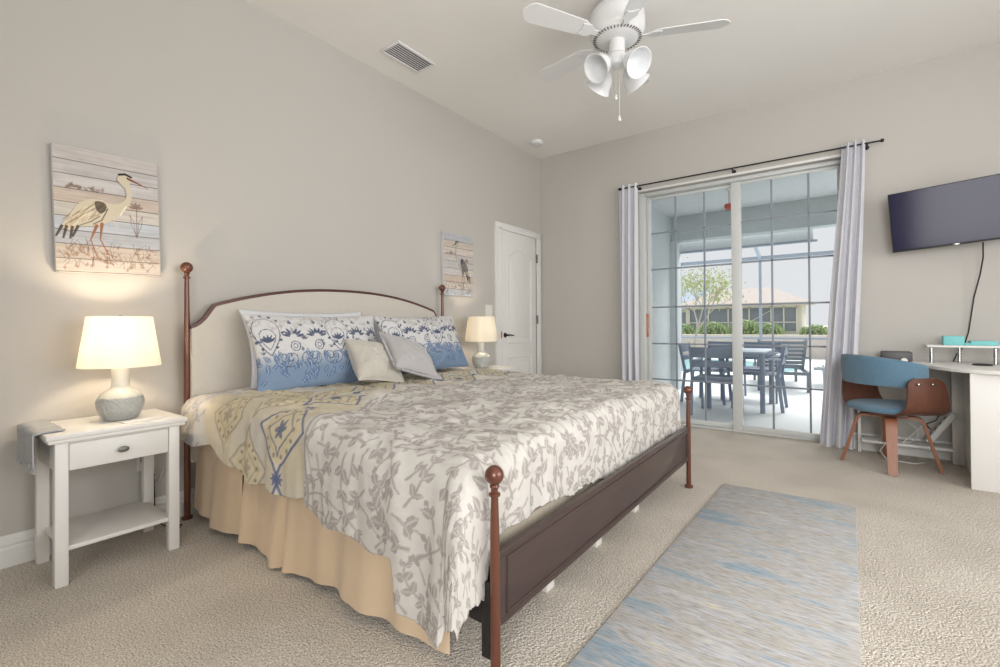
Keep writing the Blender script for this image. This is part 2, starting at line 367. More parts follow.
def filigree(cv, skip, colf, bgc, n, seed, sc=.2):
    rd = random.Random(seed); g = .007; occ = np.zeros((int(cv.H*cv.res/g)+3, int(cv.W*cv.res/g)+3), int)
    def cell(x, y): return min(max(int(y/g), 0), occ.shape[0]-1), min(max(int(x/g), 0), occ.shape[1]-1)
    def clear(x, y, r, me):
        i, j = cell(x, y); k = int(r/g)+1; w_ = occ[max(0, i-k):i+k+1, max(0, j-k):j+k+1]
        return not ((w_ > 0) & (w_ != me)).any()
    def mark(x, y, r, me):
        i, j = cell(x, y); k = int(r/g); occ[max(0, i-k):i+k+1, max(0, j-k):j+k+1] = me
    W_, H_ = cv.W*cv.res, cv.H*cv.res; me = 0
    for q in range(n):
        me += 1; x, y = rd.uniform(0, W_), rd.uniform(0, H_)
        if skip(x, y): continue
        c = colf(x, y)
        if rd.random() < .16 and clear(x, y, .05, me):
            r = rd.uniform(.035, .05); m_ = rd.choice((5, 6))
            for k in range(m_): cv.leaf(x, y, 2*PI*k/m_, r, r*.34, c, 1, vein=bgc)
            cv.ring(x, y, r*.2, r*.16, bgc); cv.ring(x, y, r*1.1, .004, c); mark(x, y, r*1.1, me); continue
        if not clear(x, y, .012, me): continue
        a = rd.uniform(0, 2*PI); hand = rd.choice((-1, 1)); pts = [(x, y)]; dirs = [a]
        s_ = sc*rd.uniform(.7, 1.25); L = 0
        for k in range(34):
            t = k/33; a += hand*(1.4+20*max(0, t-.3)**1.25)*.062; st = s_*.075*(1-.55*t)
            x += math.cos(a)*st; y += math.sin(a)*st
            if not clear(x, y, .003, me) or skip(x, y): break
            pts.append((x, y)); dirs.append(a); L += st
        if L < .035: continue
        for p in pts: mark(p[0], p[1], .006, me)
        N_ = len(pts); cv.line(pts, list(np.linspace(.0095, .0045, N_)), c); cv.leaf(pts[-1][0], pts[-1][1], dirs[-1], .028, .009, c)
        for k in range(2, max(3, N_-2), 3):
            for sg in (-1, 1):
                l_ = rd.uniform(.036, .066)*(1-.35*k/N_); aa = dirs[k]+sg*rd.uniform(.6, 1.05); tx, ty = pts[k][0]+math.cos(aa)*l_, pts[k][1]+math.sin(aa)*l_
                mx_, my_ = pts[k][0]+math.cos(aa)*l_*.6, pts[k][1]+math.sin(aa)*l_*.6
                if clear(tx, ty, .002, me) and not skip(tx, ty) and occ[cell(tx, ty)] == 0:
                    cv.leaf(*pts[k], aa, l_, l_*.31, c, 1, vein=bgc); mark(mx_, my_, l_*.25, me); mark(tx, ty, .004, me)
def scrollwork(cv, x, y, a, sc, c, bgc, w=.007, al=1.):
    """an S-shaped vine that ends in a spiral, with leaf pairs and a blossom"""
    hand = random.choice((-1, 1)); pts = []; ang = a
    px, py = x, y; L = 0; ws = []
    for k in range(30):
        t = k/29; curv = hand*(1.2+11*max(0, t-.25)**1.3)/sc
        ang += curv*sc*.062; px += math.cos(ang)*sc*.075*(1-.55*t); py += math.sin(ang)*sc*.075*(1-.55*t)
        pts.append((px, py)); ws.append(w*(1.25-.6*t))
    cv.line(pts, ws, c, al)
    cv.leaf(*pts[-1], ang, sc*.1, sc*.04, c, al)
    for k in (3, 7, 11, 15):
        q = pts[k]; d = math.atan2(pts[k+1][1]-pts[k][1], pts[k+1][0]-pts[k][0])
        for sg in (-1, 1):
            if random.random() < .85: cv.leaf(*q, d+sg*random.uniform(.6, 1.0), sc*random.uniform(.17, .30), sc*random.uniform(.05, .085), c, al, vein=bgc)
def blossom(cv, x, y, r, c, bgc, al=1.):
    n = random.choice((5, 6))
    for k in range(n): cv.leaf(x, y, 2*PI*k/n, r, r*.33, c, al, vein=bgc)
    cv.ring(x, y, r*.22, r*.18, bgc, al)
    if random.random() < .5: cv.ring(x, y, r*1.12, r*.12, c, al)

# ------------------------------------------------------------------ ROOM
WX, WY, H = 5.6, -6.7, 3.05
b = MB(); b.box(-.1, WX+.1, WY-.1, .16, -.1, 0, 0); struct('floor', b, M['carpet'], smooth=0)
b = MB(); b.box(-.1, WX+.1, WY-.1, .2, H, H+.1, 0); struct('ceiling', b, M['ceil'], smooth=0)
b = MB(); b.box(-.12, 0, WY, .2, 0, H, 0); struct('wall_left', b, M['wall'], smooth=0)
OX0, OX1, OZ = 1.195, 2.985, 2.43
b = MB()
b.box(0, OX0, 0, .2, 0, H, 0); b.box(OX1, WX, 0, .2, 0, H, 0); b.box(OX0, OX1, 0, .2, OZ, H, 0); struct('wall_far', b, M['wall'], smooth=0)
# rear wall carries the unseen window; right wall's window added for the fill light
def wall_with_hole(name, horizontal, at, a0, a1, h0, h1, z0, z1):
    b = MB()
    def bx(u0, u1, za, zb):
        if horizontal: b.box(u0, u1, at-.12, at, za, zb, 0)
        else: b.box(at, at+.12, u0, u1, za, zb, 0)
    bx(a0, h0, 0, H); bx(h1, a1, 0, H); bx(h0, h1, 0, z0); bx(h0, h1, z1, H)
    struct(name, b, M['wall'], smooth=0)
wall_with_hole('wall_rear', True, WY, 0, WX, 3.2, 5.2, .65, 2.65)
wall_with_hole('wall_right', False, WX, WY, 0, -4.6, -1.4, .65, 2.65)
for nm, hz, at, h0, h1 in (('window_1', True, WY, 3.2, 5.2), ('added_window_2', False, WX, -4.6, -1.4)):
    b = MB()
    def bx(u0, u1, za, zb):
        if hz: b.box(u0, u1, at-.1, at-.04, za, zb, .004)
        else: b.box(at+.04, at+.1, u0, u1, za, zb, .004)
    bx(h0, h0+.06, .65, 2.65); bx(h1-.06, h1, .65, 2.65); bx(h0, h1, .65, .71); bx(h0, h1, 2.59, 2.65); bx((h0+h1)/2-.03, (h0+h1)/2+.03, .65, 2.65); bx(h0, h1, 1.62, 1.66)
    struct(nm, b, M['trim'])
# baseboards
def baseboard(name, a, bb, n):
    prof = [(0, 0), (.020, 0), (.020, .078), (.012, .088), (.017, .096), (.017, .106), (.009, .116), (.006, .135), (0, .135)]
    b = MB(); a = Vector(a); bb = Vector(bb); n = Vector(n)
    b.prism(prof, lambda u, v, w: (a+(bb-a)*w)+n*u+Vector((0, 0, v)), 0, 1)
    return struct(name, b, M['trim'], smooth=25)
baseboard('baseboard_left', (0, WY, 0), (0, -.95, 0), (1, 0, 0))
baseboard('baseboard_far', (0, 0, 0), (1.19, 0, 0), (0, -1, 0))
baseboard('baseboard_far_right', (2.99, 0, 0), (WX, 0, 0), (0, -1, 0))
# interior door on the left wall
dr = thing('door_1', 'white two-panel arched interior door in the corner of the left wall', 'door'); dr['kind'] = 'structure'
y0, y1, zt = -.83, -.12, 2.06
b = MB()
for ya, yb in ((y0-.1, y0), (y1, y1+.1)): b.box(0, .018, ya, yb, 0, zt+.001, .002)
b.box(.012, .024, y0-.1, y0-.082, 0, zt+.07, .004); b.box(.012, .024, y0-.098, y1+.098, zt+.056, zt+.072, .004)
b.box(0, .0175, y0-.0985, y1+.0985, zt, zt+.0735, .005)
for ya, yb in ((y0-.025, y0), (y1, y1+.02)): b.box(0, .026, ya, yb, 0, zt+.02, .004)
b.box(0, .026, y0-.025, y1+.02, zt, zt+.02, .004)
b.obj('door_frame', M['trim'], dr)
b = MB(); b.box(.001, .010, y0, y1, .01, zt, .002)
slab = b.obj('door_slab', M['white'], dr)
def arch_panel(ya, yb, za, zb, rise):
    n = 15; top = []
    for k in range(n+1):
        t = k/n; top.append((yb+(ya-yb)*t, zb+rise*max(0, (.5-.5*math.cos(2*PI*t)))**.8))
    return [(ya, za), (yb, za)]+top
def shrink(poly, d):
    cy = (min(p[0] for p in poly)+max(p[0] for p in poly))/2; cz = (min(p[1] for p in poly)+max(p[1] for p in poly))/2
    hy = max(p[0] for p in poly)-cy; hz_ = max(p[1] for p in poly)-cz
    return [(cy+(p[0]-cy)*(hy-d)/hy, cz+(p[1]-cz)*(hz_-d)/hz_) for p in poly]
for nm, poly in (('upper_panel', arch_panel(y0+.12, y1-.12, .84, 1.78, .09)), ('lower_panel', arch_panel(y0+.12, y1-.12, .2, .68, 0))):
    b = MB(); pts = [(.012, u, v) for u, v in poly]; b.tube(pts+[pts[0]], .0075, 8)
    b.prism(shrink(poly, .055), lambda u, v, w: (w, u, v), .008, .014, .003)
    b.obj(nm, M['white'], slab)
b = MB(); b.lathe([(.026, 0), (.026, .006), (.012, .012), (.010, .045)], (.010, y0+.07, .93), axis=(1, 0, 0)); b.tube([(.052, y0+.07, .93), (.055, y0+.10, .932), (.052, y0+.18, .925)], [.009, .008, .006]); b.obj('door_handle', M['bronze'], slab)
b = MB(); b.box(.006, .03, y0-.024, y0-.006, .90, .97, .002); b.obj('strike_plate', M['brass'], dr)
for z in (.25, 1.1, 1.82):
    b = MB(); b.box(.006, .028, y1-.004, y1+.012, z-.05, z+.05, .002); b.lathe([(.007, -.05), (.007, .05)], (.03, y1+.002, z)); b.obj('hinge', M['nickel'], dr)

# sliding patio door
pd = thing('door_2', 'white-framed sliding glass patio door with muntin grid', 'patio door'); pd['kind'] = 'structure'
GX0, GX1, GT = 1.275, 2.95, 2.40
b = MB(); b.box(OX0+.001, OX0+.055, .06, .2, .001, OZ-.002, .003); b.box(OX1-.03, OX1-.001, .06, .2, .001, OZ-.002, .003); b.box(OX0+.056, OX1-.031, .061, .198, OZ-.036, OZ-.0025, .003); b.box(OX0+.056, OX1-.031, .10, .198, .001, .019, .002)
b.obj('door_frame', M['vinyl'], pd)
def sash(x0, x1, yc, cols, name, wl=.04, wr=.04):
    b = MB(); b.box(x0, x0+wl, yc-.02, yc+.02, .02, OZ-.037, .003); b.box(x1-wr, x1, yc-.02, yc+.02, .02, OZ-.037, .003)
    b.box(x0+wl+.001, x1-wr-.001, yc-.019, yc+.019, .021, .066, .003); b.box(x0+wl+.001, x1-wr-.001, yc-.019, yc+.019, 2.365, OZ-.038, .003)
    s = b.obj(name, M['vinyl'], pd)
    b = MB()
    for x in cols: b.box(x-.008, x+.008, yc-.010, yc+.010, .06, 2.37, .002)
    for z in (.453, .83, 1.216, 1.62, 2.005): b.box(x0+.03, x1-.03, yc-.010, yc+.010, z-.008, z+.008, .002)
    b.obj('muntin_grid', M['muntin'], s)
    b = MB(); b.box(x0+.03, x1-.03, yc-.002, yc+.002, .06, 2.37, 0); b.obj('glass_pane', M['glass'], s)
    return s
s1 = sash(1.252, 2.13, .165, (1.545, 1.825), 'sliding_sash'); s2 = sash(2.082, 2.952, .12, (2.42, 2.705), 'fixed_sash', wl=.085)
b = MB(); b.box(1.243, 1.262, .105, .135, .90, 1.15, .006); b.box(1.243, 1.262, .13, .15, .91, .94, .002); b.box(1.243, 1.262, .13, .15, 1.11, 1.14, .002); b.obj('pull_handle', M['brass'], pd)
b = MB(); b.box(OX0-.014, OX1+.005, -.008, -.0005, OZ-.001, OZ+.02, .002); b.box(OX0-.014, OX0-.001, -.008, -.0005, 0, OZ-.0015, .002); struct('trim_1', b, M['trim'])

# wall plates, vent, smoke detector
def plate(y, z, label, name='light_switch', cat='switch', w=.075):
    t = thing(name, label, cat, (0, y, z)); b = MB(); b.box(0, .006, -w/2, w/2, -.058, .058, .003); b.obj('cover_plate', M['iris'], t)
    b = MB()
    if name == 'light_switch':
        for k in (-1, 1): b.box(.005, .011, k*.023-.014, k*.023+.014, -.032, .032, .002)
        b.obj('rocker', M['white'], t)
    else:
        for k in (-1, 1): b.box(.005, .009, -.016, .016, k*.022-.014, k*.022+.014, .004)
        b.obj('socket', M['white'], t)
    return t
plate(-1.03, 1.19, 'white double light switch beside the interior door above the far lamp', w=.115)
plate(-3.97, .35, 'white wall outlet behind the nightstand left of the bed', 'wall_outlet', 'outlet')
t = thing('smoke_detector', 'round white smoke detector on the ceiling near the corner', 'smoke detector', (.25, -.475, H))
b = MB(); b.lathe([(.068, 0), (.068, -.018), (.06, -.03), (.045, -.036), (.0, -.037)]); b.obj('housing', M['fanwhite'], t)
b = MB(); b.shell([(.05, -.034), (.05, -.040)], th=.004); b.obj('sensor_ring', M['canvas_edge'], t)
t = thing('ceiling_vent', 'white louvred air vent in the ceiling above the bed', 'vent', (.34, -2.43, H), math.radians(0))
b = MB(); w_, l_ = .10, .19
for a in (-1, 1): b.box(a*w_-.02 if a > 0 else -w_-.0, a*w_+.0 if a > 0 else -w_+.02, -l_+.0205, l_-.0205, -.012, 0, .002); b.box(-w_, w_, a*l_-.02 if a > 0 else -l_, a*l_ if a > 0 else -l_+.02, -.012, 0, .003)
b.obj('vent_frame', M['fanwhite'], t)
b = MB(); b.box(-w_+.02, w_-.02, -l_+.02, l_-.02, -.003, -.001, 0); b.obj('backing', M['fandark'], t)
b = MB()
for k in range(8): b.box(-w_+.02, w_-.02, -.001, .001, 0, 0.001, 0) if 0 else b.box(-.078+k*.0222-.005, -.078+k*.0222+.005, -l_+.02, l_-.02, -.0095, -.0055, .001, rot=(0, .45, 0))
b.obj('louvres', M['fanwhite'], t)

# ------------------------------------------------------------------ CEILING FAN
FX, FY = 1.812, -2.03
fan = thing('ceiling_fan', 'white ceiling fan with frosted glass light kit', 'ceiling fan', (FX, FY, H))
b = MB(); b.lathe([(.075, 0), (.08, -.02), (.14, -.03), (.165, -.06), (.172, -.10), (.172, -.175), (.165, -.19)]); b.obj('motor_housing', M['fanwhite'], fan)
b = MB(); b.lathe([(.165, -.188), (.155, -.205), (.12, -.222), (.08, -.228), (.0, -.229)]); lp = b.obj('lower_plate', M['fanwhite'], fan)
b = MB()
for k in range(44):
    a = 2*PI*k/44; b.box(.118, .150, -.0025, .0025, -.2185, -.2125, 0, rot=(0, 0, a), piv=(0, 0, 0))
b.obj('cooling_slots', M['fandark'], lp)
b = MB(); b.lathe([(.045, -.22), (.05, -.23), (.05, -.31), (.062, -.325), (.062, -.36), (.05, -.385), (.02, -.40), (0, -.402)]); b.obj('light_fitter', M['fanwhite'], fan)
for k in range(5):
    a = 2*PI*k/5+.42
    ca, sa = math.cos(a), math.sin(a)
    b = MB(); L0, L1 = .20, .66; out = []
    n = 16
    for i in range(n+1):
        t_ = i/n; out.append((L0+(L1-L0)*t_, -(.05+.018*t_)*(min(1, 4*math.sqrt(max(1e-4, (1-t_)*t_*.6+.002))))))
    poly = out+[(u, -v) for u, v in out[::-1]]
    b.prism(poly, lambda u, v, w: Vector((u*ca-v*sa, u*sa+v*ca, -.205+w+v*.21)), -.003, .003)
    b.obj('blade', M['fanwhite'], fan)
    b = MB(); b.prism([(.13, -.018), (.18, -.016), (.22, -.045), (.27, -.035), (.26, 0), (.27, .035), (.22, .045), (.18, .016), (.13, .018)], lambda u, v, w: Vector((u*ca-v*sa, u*sa+v*ca, -.212+w+v*.21)), -.003, .003)
    b.obj('blade_arm', M['fanwhite'], fan)
for k in range(4):
    a = math.radians(-113+90*k); d = Vector((math.cos(a)*.8, math.sin(a)*.8, -.62)).normalized(); c = Vector((math.cos(a)*.05, math.sin(a)*.05, -.35))
    b = MB(); b.tube([c, c+d*.05], .012); arm = b.obj('light_arm', M['fanwhite'], fan)
    b = MB(); prof = [(.022, .04), (.028, .05), (.05, .07), (.066, .10), (.070, .125), (.078, .150), (.088, .165), (.084, .165), (.074, .150), (.066, .125), (.06, .10), (.045, .072), (.02, .055)]
    b.lathe(prof, c, axis=d); b.obj('glass_shade', M['fanglass'], arm)
for dx, L in ((.012, .70), (-.01, .56)):
    b = MB(); b.tube([(dx, 0, -.37), (dx, 0, -L)], .0016, 6); ch = b.obj('pull_chain', M['iris'], fan)
    b = MB(); b.lathe([(.002, 0), (.006, -.008), (.010, -.026), (.008, -.034), (0, -.038)], (dx, 0, -L), 14); b.obj('chain_knob', M['fanwhite'], ch)

# ------------------------------------------------------------------ BED
PY0, PY1 = -3.782, -1.74; HX, FXB = .075, 2.146
bed = thing('king_bed', 'king bed frame with four ball-topped posts and cream upholstered headboard', 'bed', (1.1, (PY0+PY1)/2, 0))
OB = Vector(bed.location)
def B_(b, name, m, parent=bed):        # geometry in world coordinates, shifted to the bed's origin
    bmesh.ops.translate(b.bm, verts=b.bm.verts, vec=-OB); return b.obj(name, m, parent)
HY0, HY1 = -3.805, -1.80
for x, y, zt in ((HX, HY0, 1.335), (HX, HY1, 1.345), (FXB, PY0, .585), (FXB, PY1, .59)):
    tall = zt > 1
    b = MB(); r = .0155 if tall else .0145
    b.lathe([(.026, 0), (.026, .012), (r, .018), (r*1.0, zt*.45), (r*.9, zt*.8), (r*.72, zt-.035)], (x, y, 0))
    p = B_(b, 'post', M['post'])
    b = MB(); b.lathe([(r*.72, -.036), (r*1.15, -.032), (r*1.15, -.026), (r*.7, -.022), (r*.7, -.014), (r*1.0, -.006), (r*.8, 0)], (x, y, zt)); b.ball((x, y, zt+.026), .030 if tall else .0275); B_(b, 'ball_finial', M['post'], p)
# headboard outline (top edge) in y,z ; post-to-post
cy_ = (HY0+HY1)/2
def hb_top(y):
    t = abs(y-cy_)/((HY1-HY0)/2)
    if t < .87: return 1.278-.125*(t/.87)**2.2
    u = (t-.87)/.13
    return 1.16-.005*min(1, u*4)-.125*(1-(1-u)**2)**.9 if u > 0 else 1.16
ys = np.linspace(HY0+.012, HY1-.012, 81)
poly = [(y, hb_top(y)) for y in ys]+[(HY1-.012, .30), (HY0+.012, .30)]
b = MB(); b.prism(poly, lambda u, v, w: (w, u, v), HX-.02, HX+.03, .01); B_(b, 'headboard_panel', M['headlinen'])
b = MB(); b.tube([(HX+.008, y, hb_top(y)+.004) for y in ys], .013, sq=(.016, .012)); B_(b, 'headboard_rail', M['railbrown'])
# footboard
b = MB(); b.box(FXB-.012, FXB+.004, PY0+.01, PY1-.01, .175, .385, .002); fb = B_(b, 'footboard', M['darkwood'])
b = MB(); X_ = FXB+.006
for za, zb in ((.175, .193), (.367, .388)): b.box(FXB-.014, X_, PY0+.012, PY1-.012, za, zb, .003)
for ya in (PY0+.012, PY1-.045): b.box(FXB-.014, X_-.001, ya, ya+.033, .194, .366, .002)
B_(b, 'footboard_border', M['darkwood'], fb)
b = MB(); yb0, yb1 = PY0+.052, PY1-.052; b.tube([(FXB+.005, yb0, .200), (FXB+.005, yb1, .200), (FXB+.005, yb1, .360), (FXB+.005, yb0, .360), (FXB+.005, yb0, .200)], .0035, 6); B_(b, 'panel_moulding', M['darkwood'], fb)
for y in (PY0+.035, PY1-.035):
    b = MB(); b.box(HX, FXB-.02, y-.012, y+.012, .20, .32, .002); B_(b, 'side_rail', M['railblack'])
b = MB(); b.box(FXB-.05, FXB-.018, PY0-.002, PY0+.016, .08, .30, .003); b.box(FXB-.10, FXB-.04, PY0+.002, PY0+.02, .17, .24, .004); B_(b, 'rail_bracket', M['railblack'])
for y in (-3.25, -2.8, -2.3):
    b = MB(); b.box(FXB-.17, FXB-.13, y-.03, y+.03, 0, .18, .004); B_(b, 'support_leg', M['iris'])
# box spring + mattress
b = MB(); b.box(.12, 2.085, PY0+.07, PY1-.07, .20, .395, .015); tag(b.obj('box_spring', M['mattress']), 'taupe box spring showing above the dark footboard', 'box spring')
b = MB(); b.box(.12, 2.07, PY0+.085, PY1-.085, .397, .62, .05); tag(b.obj('mattress', M['mattress']), 'mattress under the patterned duvet', 'mattress')
b = MB(); b.box(2.0, 2.082, PY0+.08, PY1-.6, .397, .435, .008); tag(b.obj('bed_sheet', M['bluesheet']), 'pale blue sheet edge showing under the duvet at the foot', 'sheet')
# bed skirt: pleated cloth round near side and head
def skirt_path():
    pts = []
    n = 340
    for k in range(n):
        t = k/(n-1); x = .10+(1.955-.10)*t; pts.append((x, t))
    return pts
rows = []
for j in range(14):
    v = j/13; row = []
    for x, t in skirt_path():
        fold = .016*math.sin(x*11)+.010*math.sin(x*23+1)+.006*math.sin(x*41+2)
        # two inverted pleats
        for px_ in (.62, 1.02, 1.98): fold += .035*math.exp(-((x-px_)/.022)**2)-.02*math.exp(-((x-px_-.05)/.03)**2)
        z = .455-(.455-.012-.025*abs(math.sin(x*3.1))-(.05*max(0, .35-x)/.35))*v
        y = PY0+.030-(.012+.03*v)+fold*(v**.8)*1.0
        row.append((x, y, z))
    rows.append(row)
b = MB(); b.strip(rows, .002); tag(b.obj('bed_skirt', M['skirt'], smooth=80), 'tan pleated bed skirt hanging to the carpet under the duvet', 'bed skirt')

# duvet -------------------------------------------------------------------
IV = srgb(206, 202, 196); TA = srgb(166, 159, 154); YE = srgb(206, 192, 158); BL = srgb(92, 104, 136); BG = srgb(166, 170, 178)
A0, A1, OF = .112, 2.045, .42          # along the bed
B0, B1, ON = PY0+.0, PY1-.045, .56    # across
res = .0046
LA = (A1-A0)+OF; LB = ON+(B1-B0)+.40
cv = Canvas(LA, LB, res, IV)
random.seed(11)
# head band: bluish scroll, then yellow ogee diamonds, then taupe scrollwork
shift = lambda y: .20-.34*np.clip((y-ON)/.75, 0, 1)+.06*np.clip((y-ON-.9)/.8, 0, 1)
n_i, n_j = int(LA/.115)+1, int(LB/.115)+2
SK_ = lambda x, y: .24+shift(y)*.3 < x < .99+shift(y)
filigree(cv, SK_, lambda x, y: TA if x > .6 else BG, IV, 9000, 5, .30)
X, Y = cv.X, cv.Y
edge1 = .30+.03*np.sin(Y*7); edge2 = .98+shift(Y)+.03*np.cos(Y*2*PI/.46+2.2)
band = np.clip((X-edge1)/.02, 0, 1)*np.clip((edge2-X)/.01, 0, 1)
w_y = (.25+.75*np.clip(vnoise(X*5, Y*5, 3)*1.7-.1, 0, 1))*(1-.55*np.clip((Y-1.0)/.5, 0, 1))
cv.im = cv.im*(1-band[..., None])+(np.array(IV[:3])*(1-w_y[..., None]*.6)+np.array(YE[:3])*w_y[..., None]*.6)*band[..., None]
def diamond(x, y, a, bq):
    return [(x+a*math.cos(q)*abs(math.cos(q))**.15, y+bq*math.sin(q)*abs(math.sin(q))**.15) for q in np.linspace(0, 2*PI, 33)]
def ogee(x, y, a, bq): return [(x-a, y), (x-a*.55, y-bq*.42), (x-a*.12, y-bq*.75), (x, y-bq), (x+a*.12, y-bq*.75), (x+a*.55, y-bq*.42), (x+a, y), (x+a*.55, y+bq*.42), (x+a*.12, y+bq*.75), (x, y+bq), (x-a*.12, y+bq*.75), (x-a*.55, y+bq*.42), (x-a, y)]
for j in range(9):
    y = .12+.36*j
    for (xo, yo, big) in ((.80+shift(y), 0, 1), (.60+shift(y)*.8, .18, 0), (.42+shift(y)*.6, 0, 0)):
        a = .155 if big else .13; bq = .165; col = BL if big else srgb(170, 160, 140)
        cv.fill(ogee(xo, y+yo, a, bq), srgb(212, 200, 170), .8)
        o1 = ogee(xo, y+yo, a, bq); cv.line(o1, .011, col, .9); cv.line(ogee(xo, y+yo, a*.86, bq*.86), .004, IV)
        cv.line(ogee(xo, y+yo, a*.55, bq*.55), .007, col, .8); cv.line(ogee(xo, y+yo, a*.7, bq*.7), .009, YE)
        for q in range(6): cv.leaf(xo, y+yo, q*PI/3, .045, .011, col, .8)
        for q in range(14):
            aa = 2*PI*q/14; cv.ring(xo+a*.72*math.cos(aa)*.8, y+yo+bq*.72*math.sin(aa)*.8, .004, .006, srgb(150, 140, 120), .7)
    for q in range(8): cv.leaf(.80+shift(y+.18), y+.18, q*PI/4, .032, .006, BL, .9)
# dividing scroll line
yy = np.linspace(0, LB, 120); cv.line([(1.0+shift(q)+.03*math.cos(q*2*PI/.46+2.2), q) for q in yy], .012, TA); cv.line([(1.03+shift(q)+.03*math.cos(q*2*PI/.46+2.2), q) for q in yy], .005, TA)
cv.im *= (1-.06*vnoise(cv.X*60, cv.Y*60, 9))[..., None]
# shape
a = cv.X+A0; c = cv.Y+(B0-ON)                   # flat sheet coordinates
ca_ = np.clip(a, A0+.0, A1-.02); cb = np.clip(c, B0+.02, B1-.02)
ox = a-ca_; oy = c-cb
nearfall = np.clip(-oy, 0, None); 
st = np.clip((a-1.80)/.045, 0, 1); st = st*st*(3-2*st)
hem_n = .272+.115*np.clip((a-.2)/1.6, 0, 1)+.165*st-.085*np.clip((a-A1)/.12, 0, 1)+.012*np.sin(a*9)+.01*np.sin(a*23)      # hem hangs lower towards the foot
crn = np.clip((B0+.06-c)/.10, 0, 1); hem_f = .295+.07*np.clip((c+3.6)/1.0, 0, 1)+.006*np.sin(c*17)+.17*crn
keep = (-oy < hem_n+res) & (ox < hem_f+res)
oy = np.maximum(oy, -hem_n); ox = np.minimum(ox, hem_f)
d = np.hypot(ox, oy); n = np.where(d > 1e-9, d, 1); ux = ox/n; uy = oy/n; d = (np.abs(ox)**5+np.abs(oy)**5)**.2
R_ = .085; th = np.clip(d/R_, 0, PI/2)
out = R_*np.sin(th)+.0*d; drop = R_*(1-np.cos(th))+np.clip(d-R_*PI/2, 0, None)
s_along = np.where(np.abs(ux) > np.abs(uy), c, a)
ang_c = np.arctan2(uy, ux)
fold = (vnoise(s_along*9+ang_c*2, d*1.5, 21)-.5)*.05+(np.sin(s_along*26+ang_c*2+np.sin(s_along*7)*2))*.007
fold += (vnoise(s_along*22, d*3, 22)-.5)*.02
wgt = np.clip((d-.05)/.18, 0, 1)
cor0 = np.clip(ux, 0, 1)*np.clip(-uy, 0, 1)*2
out = out+fold*wgt*np.where(ux > .6, .35, 1)*(1-.75*cor0)+cor0*wgt*.03+np.where(ux > .6, -.01, .02)*wgt*(1-np.abs(ux*uy)*2)
# corner flare to the near-foot corner
cor = np.clip(ux, 0, 1)*np.clip(-uy, 0, 1)*2
top = .665+.012*np.sin(a*2.2+.3)+.02*np.exp(-((c+3.0)/.7)**2)
puff = (vnoise(a*3.2, c*3.2, 31)-.5)*.035+(vnoise(a*8+c*3, c*9-a*2, 32)-.5)*.014
wr = np.abs(vnoise(a*6+c*5, c*16-a*4, 33)-.5)*-.022+np.abs(vnoise(a*17, c*26+a*9, 34)-.5)*-.010
foot = np.clip((a-1.5)/.6, 0, 1)
wr += -foot*np.abs(vnoise(a*4, c*34, 35)-.5)*.02
PX = ca_+ux*out*1.0; PYY = cb+uy*out; PZ = top+puff+wr-drop
bulge = (vnoise(a*6, c*18, 36)-.5)*.02*wgt
PX = PX+np.where(ux > .6, np.abs(ux)*bulge*.6, 0)
PX = np.minimum(PX, 2.121-.0*PX)
PYY = PYY-cor*.05*wgt
PZ = np.maximum(PZ, np.where(c > B0+.02, .30, .11+.015*vnoise(a*9, c*9, 6)))
P = np.stack([PX, PYY, PZ], -1)
hh_, ww_ = a.shape; idx = np.arange(hh_*ww_).reshape(hh_, ww_)
fc = np.stack([idx[:-1, :-1], idx[:-1, 1:], idx[1:, 1:], idx[1:, :-1]], -1)[keep[:-1, :-1] & keep[1:, 1:] & keep[:-1, 1:] & keep[1:, :-1]]
used = np.zeros(hh_*ww_, bool); used[fc.ravel()] = True; new = np.cumsum(used)-1
dv = raw_obj('duvet', P.reshape(-1, 3)[used], new[fc], cv.im.reshape(-1, 3)[used], M['print'])
sm = dv.modifiers.new('thick', 'SOLIDIFY'); sm.thickness = .006; sm.offset = -1
tag(dv, 'ivory floral duvet with yellow and blue medallions spread over the bed', 'duvet')

